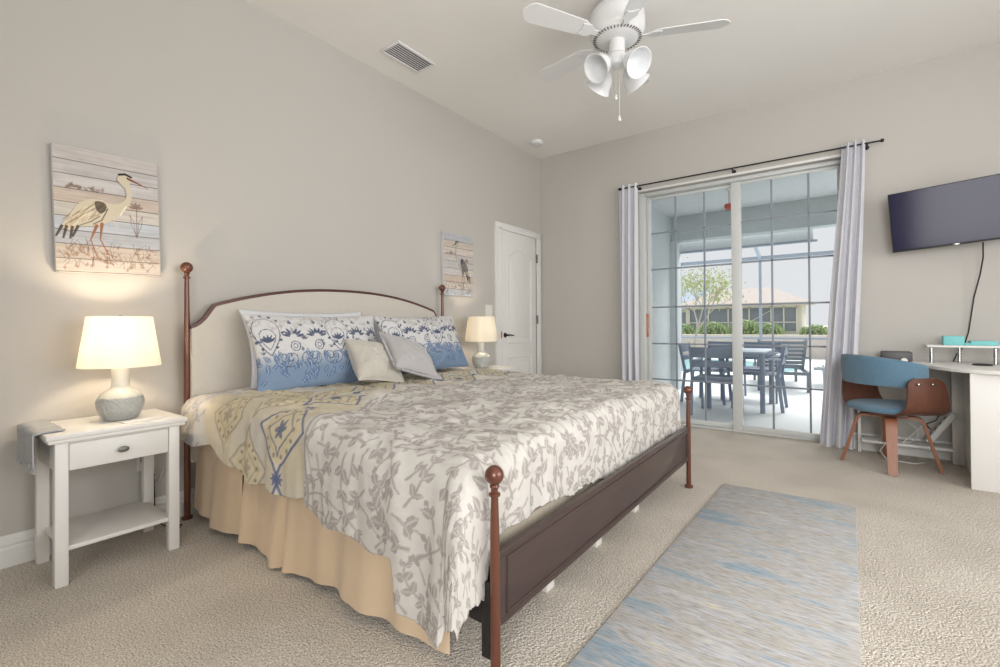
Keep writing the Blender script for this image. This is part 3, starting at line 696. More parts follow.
# ---------------------------------------------------------------- pillows
def pillow_geo(w, h, t, n=90, m=60, pinch=.06, seed=1, wr=.006, flange=0):
    u = np.linspace(-1, 1, n); v = np.linspace(-1, 1, m); U, V = np.meshgrid(u, v)
    prof = np.clip((1-np.abs(U)**2.6), 0, 1)**.55*np.clip((1-np.abs(V)**2.4), 0, 1)**.55
    px = U*w/2*(1-pinch*(1-V**2)*np.abs(U)**4+pinch*.4*V**2*U**2); pz = V*h/2*(1-pinch*(1-U**2)+pinch*.35*U**2)
    wn = (vnoise(U*5+9+seed, V*4+9, seed)-.5)*wr*2.5+(-np.abs(vnoise(U*9+V*4+20, V*7+20, seed+1)-.5))*wr*2
    f = prof*t/2
    return U, V, px, pz, f, wn*np.clip(prof*1.4, 0, 1)
def pillow(name, w, h, t, m, label, cat, center, lean, yaw, roll=0, paint=None, seed=1, group=None, n=90, mm=60, fringe=False, flange=.0):
    U, V, px, pz, f, wn = pillow_geo(w, h, t, n, mm, seed=seed)
    front = np.stack([f+wn, px, pz], -1); back = np.stack([-f, px, pz], -1)
    V3 = np.concatenate([front.reshape(-1, 3), back.reshape(-1, 3)])
    hh, ww = U.shape; idx = np.arange(hh*ww).reshape(hh, ww)
    q = lambda I: np.stack([I[:-1, :-1], I[:-1, 1:], I[1:, 1:], I[1:, :-1]], -1).reshape(-1, 4)
    F1 = q(idx); F2 = q(idx+hh*ww)[:, ::-1]
    br = np.concatenate([idx[0, :], idx[1:, -1], idx[-1, ::-1][1:], idx[::-1, 0][1:]]); b2 = br+hh*ww
    F3 = np.stack([br[:-1], b2[:-1], b2[1:], br[1:]], -1)
    C = None
    if paint is not None: C = np.concatenate([paint(U, V, w, h).reshape(-1, 3)]*2)
    o = raw_obj(name, V3, np.concatenate([F1, F2, F3]), C, m)
    o.rotation_euler = (Matrix.Rotation(yaw, 3, 'Z') @ Matrix.Rotation(-lean, 3, 'Y') @ Matrix.Rotation(roll, 3, 'X')).to_euler()
    o.location = center; tag(o, label, cat, group)
    if fringe:
        b = MB(); N = 90
        pts = [(-w/2+w*k/N, -h/2) for k in range(N)]+[(w/2, -h/2+h*k/N) for k in range(N)]+[(w/2-w*k/N, h/2) for k in range(N)]+[(-w/2, h/2-h*k/N) for k in range(N)]
        rows = [[], []]
        for k, (yy_, zz_) in enumerate(pts+[pts[0]]):
            s_ = math.sin(k*1.25)*.007; L = math.hypot(yy_, zz_); rows[0].append((0, yy_*.97, zz_*.97)); rows[1].append((s_, yy_*(1+.018/L), zz_*(1+.018/L)))
        b.strip(rows, .002); b.obj('ruffle', m, o, 80)
    return o
def sham_paint(seed):
    def f(U, V, w, h):
        rs = .0025; cvs = Canvas(w, h, rs, (1, 1, 1))
        random.seed(seed)
        wht = np.array(srgb(208, 207, 206)[:3]); blu = np.array(srgb(124, 144, 168)[:3])
        t = np.clip((.50-cvs.Y/h)/.30, 0, 1); t = t*t*(3-2*t)
        cvs.im = wht*(1-t[..., None])+blu*t[..., None]
        NV = srgb(84, 92, 114); LB_ = srgb(176, 190, 210)
        for k in range(6):
            x = w*(.09+.165*k); yb = h*.42
            if k % 3 == 0:      # big medallion
                tear = [(x+.085*math.sin(q)*math.sin(q/2)*1.1, yb+.02+.115*(1-math.cos(q))/1-.02) for q in np.linspace(0, 2*PI, 30)]
                cvs.line(tear, .0055, NV); cvs.line([(x+(p[0]-x)*.6, yb+.035+(p[1]-yb)*.55) for p in tear], .004, NV)
                for q in range(5): cvs.leaf(x, yb+.08, PI/2+(q-2)*.5, .05, .008, NV)
                for q in np.linspace(.9, 2*PI-.9, 13): cvs.ring(x+.105*math.sin(q)*math.sin(q/2)*1.1, yb+.125*(1-math.cos(q)), .004, .008, NV)
            else:
                for q in range(7):
                    aa = PI/2+(q-3)*.42; cvs.leaf(x+.02*math.cos(aa), yb+.10+.02*math.sin(aa), aa, .052, .008, NV)
                cvs.ring(x, yb+.045, .026, .005, NV, sq=1.2); cvs.ring(x, yb+.045, .012, .004, NV, sq=1.2)
                cvs.leaf(x, yb+.19, PI/2, .035, .012, NV)
            for q in range(5):
                xx = x+random.uniform(-.085, .085); yy_ = h*random.uniform(.34, .8)
                if q % 2: cvs.leaf(xx, yy_, PI/2, .03, .008, NV, .8)
                else:
                    for z_ in range(3): cvs.leaf(xx, yy_, PI/2+(z_-1)*.7, .026, .004, NV, .8)
            for sg in (-1, 1):
                scr = []; 
                for q in np.linspace(0, 1, 26):
                    r = .055*(1-q*.8); aa = PI/2*sg*0+PI+q*8.5; scr.append((x+.082+sg*(.0+r*math.cos(aa)*1.0+.02), yb-.03+r*math.sin(aa)))
                cvs.line(scr, .005, NV, .9)
            for q in range(16):
                xx = x+random.uniform(-.08, .08); yy_ = random.uniform(.02, .36)*h; cvs.leaf(xx, yy_, random.uniform(.5, 2.6), .06, .013, srgb(92, 114, 146), .75, vein=LB_)
        for k in range(60):     # faint grey print near the top
            xx = random.uniform(0, w); yy_ = random.uniform(.72, 1)*h; cvs.leaf(xx, yy_, random.uniform(0, 6.3), .045, .009, srgb(190, 186, 184), .7)
            if k % 3 == 0: cvs.ring(xx, yy_, .022, .004, srgb(180, 176, 176), .7)
        return cvs.im[np.clip(((V+1)/2*h/rs).round().astype(int), 0, cvs.H-1), np.clip(((U+1)/2*w/rs).round().astype(int), 0, cvs.W-1)]
    return f
pillow('pillow', .83, .47, .13, M['whitepillow'], 'white pillow standing behind the left blue sham', 'pillow', (.225, -3.15, .91), .30, 0, seed=5)
pillow('pillow', .83, .44, .12, M['whitepillow'], 'white pillow standing behind the right blue sham', 'pillow', (.22, -2.27, .90), .30, 0, seed=15)
pillow('pillow_sham', .86, .47, .18, M['print'], 'long blue and white patterned sham nearest the left lamp', 'pillow', (.355, -3.165, .89), .38, math.radians(-2), 0, sham_paint(3), 2, n=260, mm=150)
pillow('pillow_sham', .84, .46, .18, M['print'], 'long blue and white patterned sham at the far side of the bed', 'pillow', (.34, -2.27, .90), .40, math.radians(2), math.radians(1.5), sham_paint(8), 6, n=260, mm=150)
pillow('throw_cushion', .34, .32, .18, M['beigecushion'], 'plain beige square throw cushion left of the ruffled one', 'cushion', (.56, -2.93, .81), .72, math.radians(4), math.radians(-12), seed=9, n=60, mm=60)
pillow('throw_cushion', .36, .32, .15, M['greycushion'], 'light grey ruffle-edged throw cushion leaning on the beige one', 'cushion', (.63, -2.70, .835), .80, math.radians(14), math.radians(-24), seed=12, n=60, mm=60, fringe=True)

# ------------------------------------------------------------------ NIGHTSTANDS + LAMPS
def nightstand(loc, label):
    t = thing('nightstand', label, 'nightstand', loc)
    b = MB(); b.box(-.205, .205, -.245, .245, .59, .612, .006); b.box(-.198, .198, -.238, .238, .575, .592, .005); b.obj('top', M['white'], t)
    for sx in (-1, 1):
        for sy in (-1, 1):
            b = MB(); b.box(sx*.165-.021, sx*.165+.021, sy*.195-.021, sy*.195+.021, 0, .578, .003); b.obj('leg', M['white'], t)
    b = MB(); b.box(-.165, .165, -.208, -.185, .455, .578, .002); b.box(-.165, .165, .185, .208, .455, .578, .002); b.box(-.178, -.158, -.185, .185, .455, .578, .002); b.box(.150, .175, -.19, .19, .566, .578, .001); b.obj('apron', M['white'], t)
    b = MB(); b.box(.155, .182, -.172, .172, .458, .566, .003); dw = b.obj('drawer', M['white'], t)
    b = MB(); b.lathe([(.006, 0), (.006, .012), (.010, .014), (.012, .02), (.008, .024), (0, .025)], (.182, 0, .512), axis=(1, 0, 0)); bmesh.ops.scale(b.bm, vec=(1, 1.7, 1.1), space=Matrix.Translation((0, 0, -.512)), verts=b.bm.verts); b.obj('knob', M['nickel'], dw)
    b = MB(); b.box(-.175, .175, -.19, .19, .135, .153, .003); b.obj('shelf', M['white'], t)
    return t
ns = nightstand((.238, -4.178, 0), 'white one-drawer nightstand left of the bed under the near lamp')
dup(ns, (.238, -1.40, 0), 0, 'white nightstand mostly hidden behind the far side of the bed').scale = (1, 1, 1.05)
def lamp(loc, label):
    t = thing('table_lamp', label, 'lamp', loc)
    b = MB(); b.lathe([(.05, 0), (.062, .004), (.078, .03), (.088, .06), (.090, .085), (.084, .105)], seg=40); b.obj('lamp_base', M['ceramic'], t)
    b = MB(); b.lathe([(.084, .104), (.074, .12), (.055, .135), (.040, .145), (.034, .155), (.033, .19), (.035, .232), (.032, .237)], seg=40); b.obj('lamp_neck', M['ceramicplain'], t)
    b = MB(); b.shell([(.155, .245), (.122, .475)], th=.003, seg=48); sh = b.obj('lamp_shade', M['shade'], t)
    b = MB(); b.tube([(0, 0, .2), (0, 0, .29)], .008); b.obj('socket_stem', M['chrome'], t)
    b = MB(); b.tube([(-.122, 0, .468), (0, 0, .472), (.122, 0, .468)], .002, 6); b.tube([(0, -.122, .468), (0, 0, .472), (0, .122, .468)], .002, 6); b.ball((0, 0, .478), .006); b.obj('shade_spider', M['chrome'], sh)
    b = MB(); b.ball((0, 0, .33), .026, (1, 1, 1.25)); b.obj('bulb', M['bulb'], t)
    return t
lm = lamp((.24, -4.137, .6125), 'lit white ceramic table lamp on the nightstand left of the bed')
dup(lm, (.24, -1.455, .6435), 0, 'lit white ceramic table lamp beyond the bed beside the door')
for y in (-4.137, -1.455):
    l = bpy.data.lights.new('bulb_light', 'POINT'); l.energy = 8; l.color = (1, .81, .58); l.shadow_soft_size = .03
    o = bpy.data.objects.new('bulb_light', l); COL.objects.link(o); o.location = (.24, y, .99)
# folded runner over the left end of the nightstand
rows = []
for j in range(25):
    v = j/24; row = []
    for i in range(22):
        u = i/21; x = .05+.33*u+.02*(v-.5)
        s_ = .05*(v)+0; L = .20*v
        if L < .075: y, z = -4.352-L, .6205
        else: y, z = -4.432-.016-.004*math.sin(u*14), .613-(L-.075)
        row.append((x, y, z+.002*math.sin(u*20+v*5)))
    rows.append(row)
tw = thing('table_runner', 'small grey fringed cloth draped over the nightstand edge', 'cloth', (.2, -4.39, .612))
b = MB(); b.strip(rows, .005); bmesh.ops.translate(b.bm, verts=b.bm.verts, vec=(-.2, 4.39, -.612)); b.obj('cloth', M['runner'], tw, 80)
b = MB()
for i in range(30):
    x = .06+.33*i/29; b.tube([(x, -4.446, .495), (x+random.uniform(-.005, .005), -4.45+random.uniform(-.006, .006), .462)], .003, 5)
bmesh.ops.translate(b.bm, verts=b.bm.verts, vec=(-.2, 4.39, -.612)); b.obj('fringe', M['runner'], tw)
t = MB(); t.box(.33, .39, -4.17, -4.0, .6125, .619, .002, rot=(0, 0, .1)); tag(t.obj('remote_control', M['white']), 'slim white remote lying at the front of the nightstand', 'remote')
# cords near the outlet
b = MB(); b.box(.006, .045, -3.995, -3.955, .335, .385, .006); b.tube([(.04, -3.975, .35), (.035, -3.945, .27), (.03, -3.94, .15), (.035, -3.94, .03), (.10, -3.92, .008), (.16, -3.86, .008), (.19, -3.88, .008)], .003, 6); tag(b.obj('lamp_cord', M['blackplastic']), 'thin power cord running from the outlet down to the carpet', 'cord')
b = MB(); b.tube([(.012, -3.99, .32), (.03, -3.93, .24), (.03, -3.90, .28), (.02, -3.92, .22), (.03, -3.99, .15)], .0025, 6); tag(b.obj('charging_cable', M['cablewhite']), 'white cable dangling beside the outlet by the bed', 'cable')

# ------------------------------------------------------------------ WALL PICTURES
def heron_art(w, h, seed, dark=False):
    c = Canvas(w, h, .002, srgb(200, 194, 186)); random.seed(seed)
    cols = [srgb(196, 190, 182), srgb(176, 178, 182), srgb(200, 190, 180), srgb(186, 182, 180), srgb(190, 176, 164), srgb(182, 186, 192), srgb(192, 180, 168), srgb(188, 182, 178), srgb(192, 188, 186)]
    n = 9; hh = h/n
    for k in range(n):
        m_ = (c.Y >= k*hh) & (c.Y < (k+1)*hh)
        g = .86+.24*vnoise(c.X*9+k*7, c.Y*160, seed+k)+.1*vnoise(c.X*40, c.Y*60+k, seed+20+k)
        c.im[m_] = (np.array(cols[(k*4+seed) % 9][:3])*g[..., None])[m_]
        c.line([(0, k*hh+random.uniform(-.002, .002)), (w, k*hh+random.uniform(-.002, .002))], .0035, srgb(70, 58, 52), .85)
    SK = srgb(110, 92, 80)
    for k in range(90):         # brown sketch plants at the foot
        x = random.uniform(.02, w-.02); y = random.uniform(.02, .22*h)
        c.line([(x, y), (x+random.uniform(-.03, .03), y+random.uniform(.01, .05))], .002, SK, .8)
        if k % 2: c.leaf(x, y, random.uniform(0, 6.28), .02, .006, srgb(150, 110, 84), .55)
    for k in range(20):
        x = random.uniform(.05, .45)*w; y = h*(.66+.03*random.random()); c.leaf(x, y, random.uniform(0, 3.1), .025, .006, srgb(128, 108, 92), .6)
    fx, fy = .76*w, .42*h       # line-drawn iris
    c.line([(fx, fy-.06), (fx+.003, fy+.1)], .003, SK)
    for sg in (-1, 1): c.line([(fx, fy-.05), (fx+sg*.02, fy), (fx+sg*.027, fy+.055)], .002, SK); c.line([(fx+sg*.004, fy-.05), (fx+sg*.01, fy+.02), (fx+sg*.027, fy+.055)], .002, SK)
    for q in range(5): c.leaf(fx, fy+.09, .3+q*.65, .035, .008, srgb(140, 120, 108), .7, vein=SK)
    # heron
    X_ = lambda u: u*w; Y_ = lambda v: v*h
    def sm_(pts, N=6):
        out = []; n_ = len(pts)
        for i in range(n_):
            p0, p1, p2, p3 = (np.array(pts[(i+k-1) % n_]) for k in range(4))
            for t in np.linspace(0, 1, N, endpoint=False): out.append(tuple(.5*((2*p1)+(-p0+p2)*t+(2*p0-5*p1+4*p2-p3)*t*t+(-p0+3*p1-3*p2+p3)*t**3)))
        return out
    T = lambda L: [(X_(u), Y_(v)) for u, v in L] if not dark else [(X_(.43+(.66-u)*.72), Y_(v+.03-.15*max(0, .45-u))) for u, v in L]
    body = sm_(T([(.06, .36), (.12, .44), (.22, .56), (.36, .61), (.50, .585), (.60, .60), (.665, .66), (.66, .73), (.62, .765), (.585, .80), (.60, .845), (.645, .862), (.70, .845), (.715, .81), (.705, .775), (.715, .72), (.72, .66), (.68, .58), (.60, .51), (.52, .45), (.42, .40), (.34, .385), (.22, .37), (.14, .33)]))
    WHT = srgb(206, 196, 174) if not dark else srgb(176, 172, 166); DK = srgb(70, 58, 46)
    c.fill([(p[0]-.006, p[1]-.006) for p in body], srgb(96, 84, 74), .5); c.fill(body, WHT)
    for k in range(60):
        t = random.random(); u = .12+.36*t; v = .40+.14*t+random.uniform(-.03, .09); q = T([(u, v), (u-.06, v-.045)])
        c.line(q, .004, random.choice([srgb(176, 150, 112), srgb(232, 224, 204), srgb(130, 104, 78)]), .6)
    c.fill(sm_(T([(.36, .585), (.44, .59), (.47, .55), (.43, .50), (.38, .51)])), DK if not dark else srgb(48, 52, 62), .85)
    for q in (((.06, .36), (.01, .28)), ((.10, .36), (.07, .27)), ((.15, .36), (.13, .27)), ((.20, .37), (.15, .285))): c.line(T(q), [.012, .008], DK if not dark else srgb(50, 52, 60), .9)
    c.line(T([(.34, .40), (.42, .44), (.48, .54)]), .005, DK, .8); c.line(T([(.22, .38), (.32, .42), (.40, .47)]), .005, DK, .7)
    c.line(T([(.52, .46), (.57, .40), (.56, .44)]), .004, WHT); c.line(T([(.66, .58), (.60, .50)]), .005, srgb(236, 230, 214))
    if dark: c.fill(sm_(T([(.12, .46), (.3, .58), (.48, .57), (.46, .46), (.3, .40)])), srgb(84, 84, 92), .75)
    c.line(T([(.60, .845), (.66, .857), (.72, .84)]), .010, srgb(40, 36, 34)); c.line(T([(.70, .82), (.90, .765)]), [.011, .002], srgb(128, 66, 48) if not dark else DK); c.ring(*T([(.685, .826)])[0], .002, .004, srgb(20, 20, 20))
    LG = srgb(156, 106, 78) if not dark else srgb(96, 88, 82)
    for a_, b_, k_ in (((.37, .39), (.31, .27), (.37, .12)), ((.42, .41), (.40, .28), (.47, .16))):
        c.line(T([a_, b_]), [.014, .005], LG); c.line(T([b_, k_]), .005, LG); c.line(T([k_, (k_[0]+.08, k_[1]-.02)]), .004, LG); c.line(T([k_, (k_[0]-.06, k_[1]+.005)]), .004, LG)
    return c.im
def picture(w, h, y, z, roll, label, dark, seed):
    t = thing('heron_canvas', label, 'picture', (0.002, y, z)); t.rotation_euler = (roll, 0, 0)
    b = MB(); b.box(0, .034, -w/2, w/2, -h/2, h/2, .003); b.obj('stretcher', M['canvas_edge'], t)
    im = heron_art(w, h, seed, dark); hh, ww = im.shape[:2]
    U, V = np.meshgrid(np.linspace(-w/2+.0015, w/2-.0015, ww), np.linspace(-h/2+.0015, h/2-.0015, hh))
    grid_obj('printed_face', np.stack([np.full_like(U, .0352), U, V], -1), im, M['canvas'], t)
picture(.41, .59, -4.125, 1.597, math.radians(1.6), 'heron canvas on plank background above the near nightstand', False, 2)
picture(.42, .58, -1.53, 1.60, 0, 'smaller-looking dark heron canvas on the wall above the far lamp', True, 5)

# ------------------------------------------------------------------ CURTAINS + ROD
rod = thing('curtain_rod', 'thin black curtain rod above the patio door', 'curtain rod', (2.11, -.085, 2.475))
def rz_(x): return 2.475
b = MB(); b.tube([(-1.06, 0, .0), (1.085, 0, 0)], .007); b.obj('rod', M['blackmetal'], rod)
for x in (-1.07, 1.095):
    b = MB(); b.lathe([(.008, -.012), (.014, -.008), (.014, .008), (.008, .012)], (x, 0, 0), axis=(1, 0, 0), seg=16); b.obj('finial', M['blackmetal'], rod)
for x in (-.88, .02, 1.0):
    b = MB(); b.tube([(x, 0, -.012), (x, .08, -.012)], .005); b.lathe([(.018, 0), (.018, .005)], (x, .08, -.012), axis=(0, 1, 0), seg=16); b.tube([(x, 0, -.02), (x, 0, .0)], .008); b.obj('bracket', M['blackmetal'], rod)
def curtain(xl0, xr0, xl1, xr1, nf, label, swing):
    rows = []; N = 150; K = 40
    for j in range(K+1):
        v = j/K; z = 2.505-v*(2.505-.012); row = []
        e = v**1.3
        xl = xl0+(xl1-xl0)*e+swing*math.sin(v*PI)*.02; xr = xr0+(xr1-xr0)*e
        for i in range(N+1):
            u = i/N; amp = .026+.018*v
            x = xl+(xr-xl)*u; y = -.085+amp*math.sin(u*nf*2*PI+.5*math.sin(v*3))+.008*math.sin(u*nf*4.3*PI+v*4)
            row.append((x, y, z))
        rows.append(row)
    b = MB(); b.strip(rows, .002); c = b.obj('curtain', M['curtain'], smooth=80); tag(c, label, 'curtain'); return c
curtain(1.03, 1.235, 1.03, 1.225, 3, 'lavender-grey curtain panel left of the patio door', 0)
curtain(2.95, 3.10, 2.775, 3.0, 3, 'lavender-grey curtain panel right of the patio door behind the chair', -1)

# ------------------------------------------------------------------ TV
tv = thing('television', 'black flat-screen television mounted on the wall, tilted', 'television', (3.59, -.2, 1.815))
tv.rotation_euler = (math.radians(7), math.radians(-3.6), math.radians(-4))
w_, h_ = .70, .445
b = MB(); b.box(-w_/2, w_/2, -.012, .012, -h_/2, h_/2, .004); b.box(-.2, .2, .01, .045, -.15, .12, .012); b.obj('casing', M['blackplastic'], tv)
b = MB(); b.box(-w_/2+.007, w_/2-.007, -.0135, -.0115, -h_/2+.014, h_/2-.007, 0); b.obj('screen', M['screen'], tv)
b = MB(); b.box(-.018, .018, -.0150, -.011, -h_/2+.002, -h_/2+.010, .001); b.obj('maker_badge', M['chrome'], tv)
b = MB(); b.box(-.05, .05, .04, .06, -.05, .05, .003); b.tube([(0, .06, 0), (.03, .12, .0), (.02, .18, .0)], .014); b.obj('wall_arm', M['blackmetal'], tv)
b = MB(); pts = []
P0 = [(3.745, -.16, 1.60), (3.755, -.10, 1.50), (3.745, -.06, 1.38), (3.715, -.04, 1.22), (3.70, -.03, 1.08), (3.685, -.03, .96), (3.66, -.035, .86), (3.62, -.04, .80), (3.60, -.05, .742)]
b.tube(P0, .0045, 8); tag(b.obj('black_cord', M['blackplastic']), 'black cord hanging from the television to the desk', 'cord')

# ------------------------------------------------------------------ DESK
dk = thing('desk', 'white desk with curved front edge and panel legs by the wall', 'desk', (3.7, -.4, 0))
def D_(b, name, m, parent=dk): bmesh.ops.translate(b.bm, verts=b.bm.verts, vec=(-3.7, .4, 0)); return b.obj(name, m, parent)
edge = [(3.06, -.02), (3.06, -.25), (3.10, -.262), (3.22, -.275), (3.30, -.31), (3.37, -.40), (3.42, -.52), (3.47, -.65), (3.54, -.76), (3.64, -.82), (3.8, -.84), (4.7, -.84), (4.7, -.02)]
b = MB(); b.prism(edge, lambda u, v, w: (u, v, w), .718, .742, .004); D_(b, 'desktop', M['white'])
b = MB(); b.box(3.575, 4.6, -.775, -.752, 0, .718, .003); D_(b, 'front_panel', M['white'])
b = MB(); b.box(3.578, 3.72, -.14, -.12, 0, .718, .003); b.box(3.64, 3.66, -.75, -.14, .0, .718, .003); D_(b, 'back_panel', M['white'])
b = MB(); b.box(3.030, 3.052, -.10, -.06, 0, .718, .003); D_(b, 'leg', M['white'])
b = MB(); b.box(3.053, 3.577, -.22, -.03, .105, .125, .003); D_(b, 'low_shelf', M['white'])
# riser shelf
rs = thing('monitor_riser', 'white riser shelf with chrome legs standing on the desk', 'riser shelf', (3.72, -.21, .742))
b = MB(); b.box(-.29, .40, -.08, .10, .115, .130, .004); b.obj('shelf_top', M['white'], rs)
for x, y in ((-.265, -.055), (-.10, .07), (.06, -.055), (.30, .07)):
    b = MB(); b.lathe([(.015, 0), (.015, .004), (.011, .006), (.011, .112), (.015, .115)], (x, y, 0), 18); b.obj('leg', M['chrome'], rs)
ob = thing('desk_organizer', 'teal two-tier desk organizer on the riser shelf', 'organizer', (3.60, -.19, .872))
b = MB(); b.box(-.075, .035, -.04, .05, 0, .065, .003); b.obj('tall_tray', M['teal'], ob)
b = MB(); b.box(.035, .065, -.045, .045, 0, .016, .002); b.box(.065, .20, -.045, .045, 0, .032, .003); b.obj('low_tray', M['teal'], ob)
b = MB(); b.lathe([(.05, 0), (.052, .004), (.048, .010), (.03, .013), (0, .014)], (3.70, -.36, .742)); tag(b.obj('charging_pad', M['blackplastic']), 'round black pad lying on the desk below the riser', 'charger')
b = MB(); b.box(3.18, 3.36, -.20, -.05, .742, .815, .008); pr = b.obj('speaker_box', M['printer']); tag(pr, 'charcoal rectangular device on the desk beside the curtain', 'device')
b = MB(); b.prism([(3.312+.02*math.cos(q), .745+.024*math.sin(q)) for q in np.linspace(0, PI, 12)], lambda u, v, w: (u, w, v), -.203, -.199); b.obj('badge', M['iris'], pr)
ps = thing('power_strip', 'white power strip leaning on the low desk shelf', 'power strip', (3.46, -.15, .132)); ps.rotation_euler = (0, math.radians(-58), 0)
b = MB(); b.box(0, .27, -.03, .03, 0, .04, .01); b.obj('housing', M['cablewhite'], ps)
for k in range(4): b = MB(); b.box(.05+k*.05, .075+k*.05, -.012, .012, .0385, .042, .002); b.obj('socket', M['fandark'], ps)
for k, (m_, L) in enumerate((('cablewhite', 'loose white cable coiled on the low desk shelf'), ('cablewhite', 'white cable trailing from the low desk shelf to the carpet'), ('blackplastic', 'short black cable hanging under the desk'))):
    b = MB()
    if k == 0: pts = [(3.30+.09*math.cos(q), -.14+.03*math.sin(q), .20+.075*math.sin(q*1.0)) for q in np.linspace(0, 9, 40)]
    elif k == 1: pts = [(3.44, -.14, .3), (3.38, -.16, .22), (3.30, -.20, .135), (3.20, -.24, .13), (3.16, -.25, .06), (3.2, -.28, .006), (3.36, -.3, .006), (3.42, -.22, .006)]
    else: pts = [(3.52, -.05, .34), (3.50, -.07, .30), (3.44, -.1, .27), (3.46, -.13, .24), (3.43, -.15, .27)]
    b.tube(pts, .004, 6); tag(b.obj('cable', M[m_]), L, 'cable')

# ------------------------------------------------------------------ DESK CHAIR
ch = thing('desk_chair', 'blue upholstered walnut bentwood chair beside the desk', 'chair', (3.205, -.45, 0), math.radians(-53))
# local: +Y is the facing direction, X across
def band(ang0, ang1, r, zb, zt, th, n=48):
    rows = []
    for j in range(9):
        row = []
        for i in range(n+1):
            q = ang0+(ang1-ang0)*i/n; k = (math.cos(q-1.5*PI)*.5+.5)          # 1 at the back
            bz = zb(k); tz = zt(k); v = j/8
            rr = r*(1+.03*math.sin(v*PI))+.015*(v)*k
            row.append((rr*math.cos(q)*1.02, rr*math.sin(q), bz+(tz-bz)*v))
        rows.append(row)
    return rows
b = MB(); b.strip(band(PI*.95, PI*2.05, .262, lambda k: .60+.0*k-.02*(1-k), lambda k: .675+.135*k**.7, 0), .034); bmesh.ops.bevel(b.bm, geom=[e for e in b.bm.edges if e.calc_face_angle(0) > 1], offset=.008, segments=2, affect='EDGES', profile=.5); b.obj('backrest', M['bluefab'], ch, 60)
# U shaped ply shell, arms rise at both sides
rows_ = []
sec = [(-.292, .665), (-.300, .60), (-.300, .52), (-.285, .455), (-.245, .415), (-.18, .398), (0, .392), (.18, .398), (.245, .415), (.285, .455), (.300, .52), (.300, .60), (.292, .665)]
def smooth_path(p, N=6):
    out = []
    for i in range(len(p)-1):
        p0 = np.array(p[max(i-1, 0)]); p1 = np.array(p[i]); p2 = np.array(p[i+1]); p3 = np.array(p[min(i+2, len(p)-1)])
        for t in np.linspace(0, 1, N, endpoint=False): out.append(tuple(.5*((2*p1)+(-p0+p2)*t+(2*p0-5*p1+4*p2-p3)*t*t+(-p0+3*p1-3*p2+p3)*t**3)))
    return out+[tuple(p[-1])]
sp = smooth_path(sec)
for k, (u, z) in enumerate(sp):
    hgt = max(0, (z-.43)/.235); hw = .15-.03*hgt
    if z > .62: hw *= math.sqrt(max(.05, 1-((z-.62)/.047)**2*.75))
    yc = .02-.02*hgt
    rows_.append([(u*.98+.004, yc+hw*s_, z) for s_ in np.linspace(-1, 1, 9)])
b = MB(); b.strip(rows_, .014); sh = b.obj('shell', M['walnut'], ch, 50)
for sx in (-1, 1):
    for y in (-.095, .0): b = MB(); b.lathe([(.009, 0), (.009, .003), (.004, .005), (0, .005)], (sx*.309, y+.035, .625), axis=(sx, 0, 0), seg=14); bmesh.ops.translate(b.bm, verts=b.bm.verts, vec=(-sx*.006+.004, 0, 0)); b.obj('screw_cap', M['chrome'], sh)
b = MB(); seat = [(0.0, .452)]; b.lathe([(.0, .400), (.20, .402), (.243, .412), (.25, .428), (.24, .445), (.20, .456), (0, .462)], seg=40); b.obj('seat_cushion', M['bluefab'], ch, 60)
b = MB(); b.box(-.11, .11, -.11, .11, .372, .393, .004, rot=(0, 0, PI/4)); b.obj('under_seat_block', M['walnut'], ch)
for a in [q*PI/4+math.radians(8) for q in (1, 3, 5, 7)]:
    path = smooth_path([(.03, .371), (.12, .372), (.165, .366), (.192, .338), (.215, .26), (.25, .13), (.287, .004)], 5)
    b = MB(); rows = [[], []]
    for r, z in path:
        w2 = .033-.009*(1-z/.37)
        for s_, row in ((-1, 0), (1, 1)): rows[row].append((r*math.cos(a)-s_*w2*math.sin(a), r*math.sin(a)+s_*w2*math.cos(a), z))
    b.strip(rows, .019); b.obj('leg', M['walnutleg'], ch)

# ------------------------------------------------------------------ RUG
b = MB(); b.prism([(2.318, -1.568), (2.993, -1.545), (2.975, -3.75), (2.265, -3.75)], lambda u, v, w: (u, v, w), 0.0005, .010, .003)
tag(b.obj('area_rug', M['rug']), 'blue and beige streaked area rug on the carpet at the foot of the bed', 'rug')

# ------------------------------------------------------------------ OUTSIDE
b = MB(); b.box(-6, 9, .2, 14, -.12, -.02, 0); struct('patio_slab', b, M['patio'], smooth=0)
b = MB(); b.box(.55, .72, .2, 3.05, -.02, 2.85, .01); struct('lanai_wall', b, M['stucco'])
b = MB(); b.box(.5, 7, .2, 3.05, 2.75, 2.85, 0); struct('lanai_ceiling', b, M['lanaiceil'])
b = MB(); b.box(.5, 7, 2.85, 3.05, 2.36, 2.76, .006); struct('lanai_beam', b, M['stucco'])
b = MB(); b.box(.35, .80, 2.80, 3.10, -.02, 2.37, .01); struct('lanai_column', b, M['stucco'])
b = MB(); b.box(-.5, .5, .21, .42, -.02, 3, .01); struct('exterior_wall', b, M['stucco'])
# roller shade
rsd = thing('roller_shade', 'pale outdoor roller shade rolled up under the lanai beam', 'shade', (1.68, 3.1, 2.38))
b = MB(); b.box(-.93, .93, -.004, .004, -.17, .0, .001); b.obj('shade_cloth', M['shadecloth'], rsd)
b = MB(); b.tube([(-1.0, 0, -.175), (.98, 0, -.175)], .02); b.obj('bottom_bar', M['cage'], rsd)
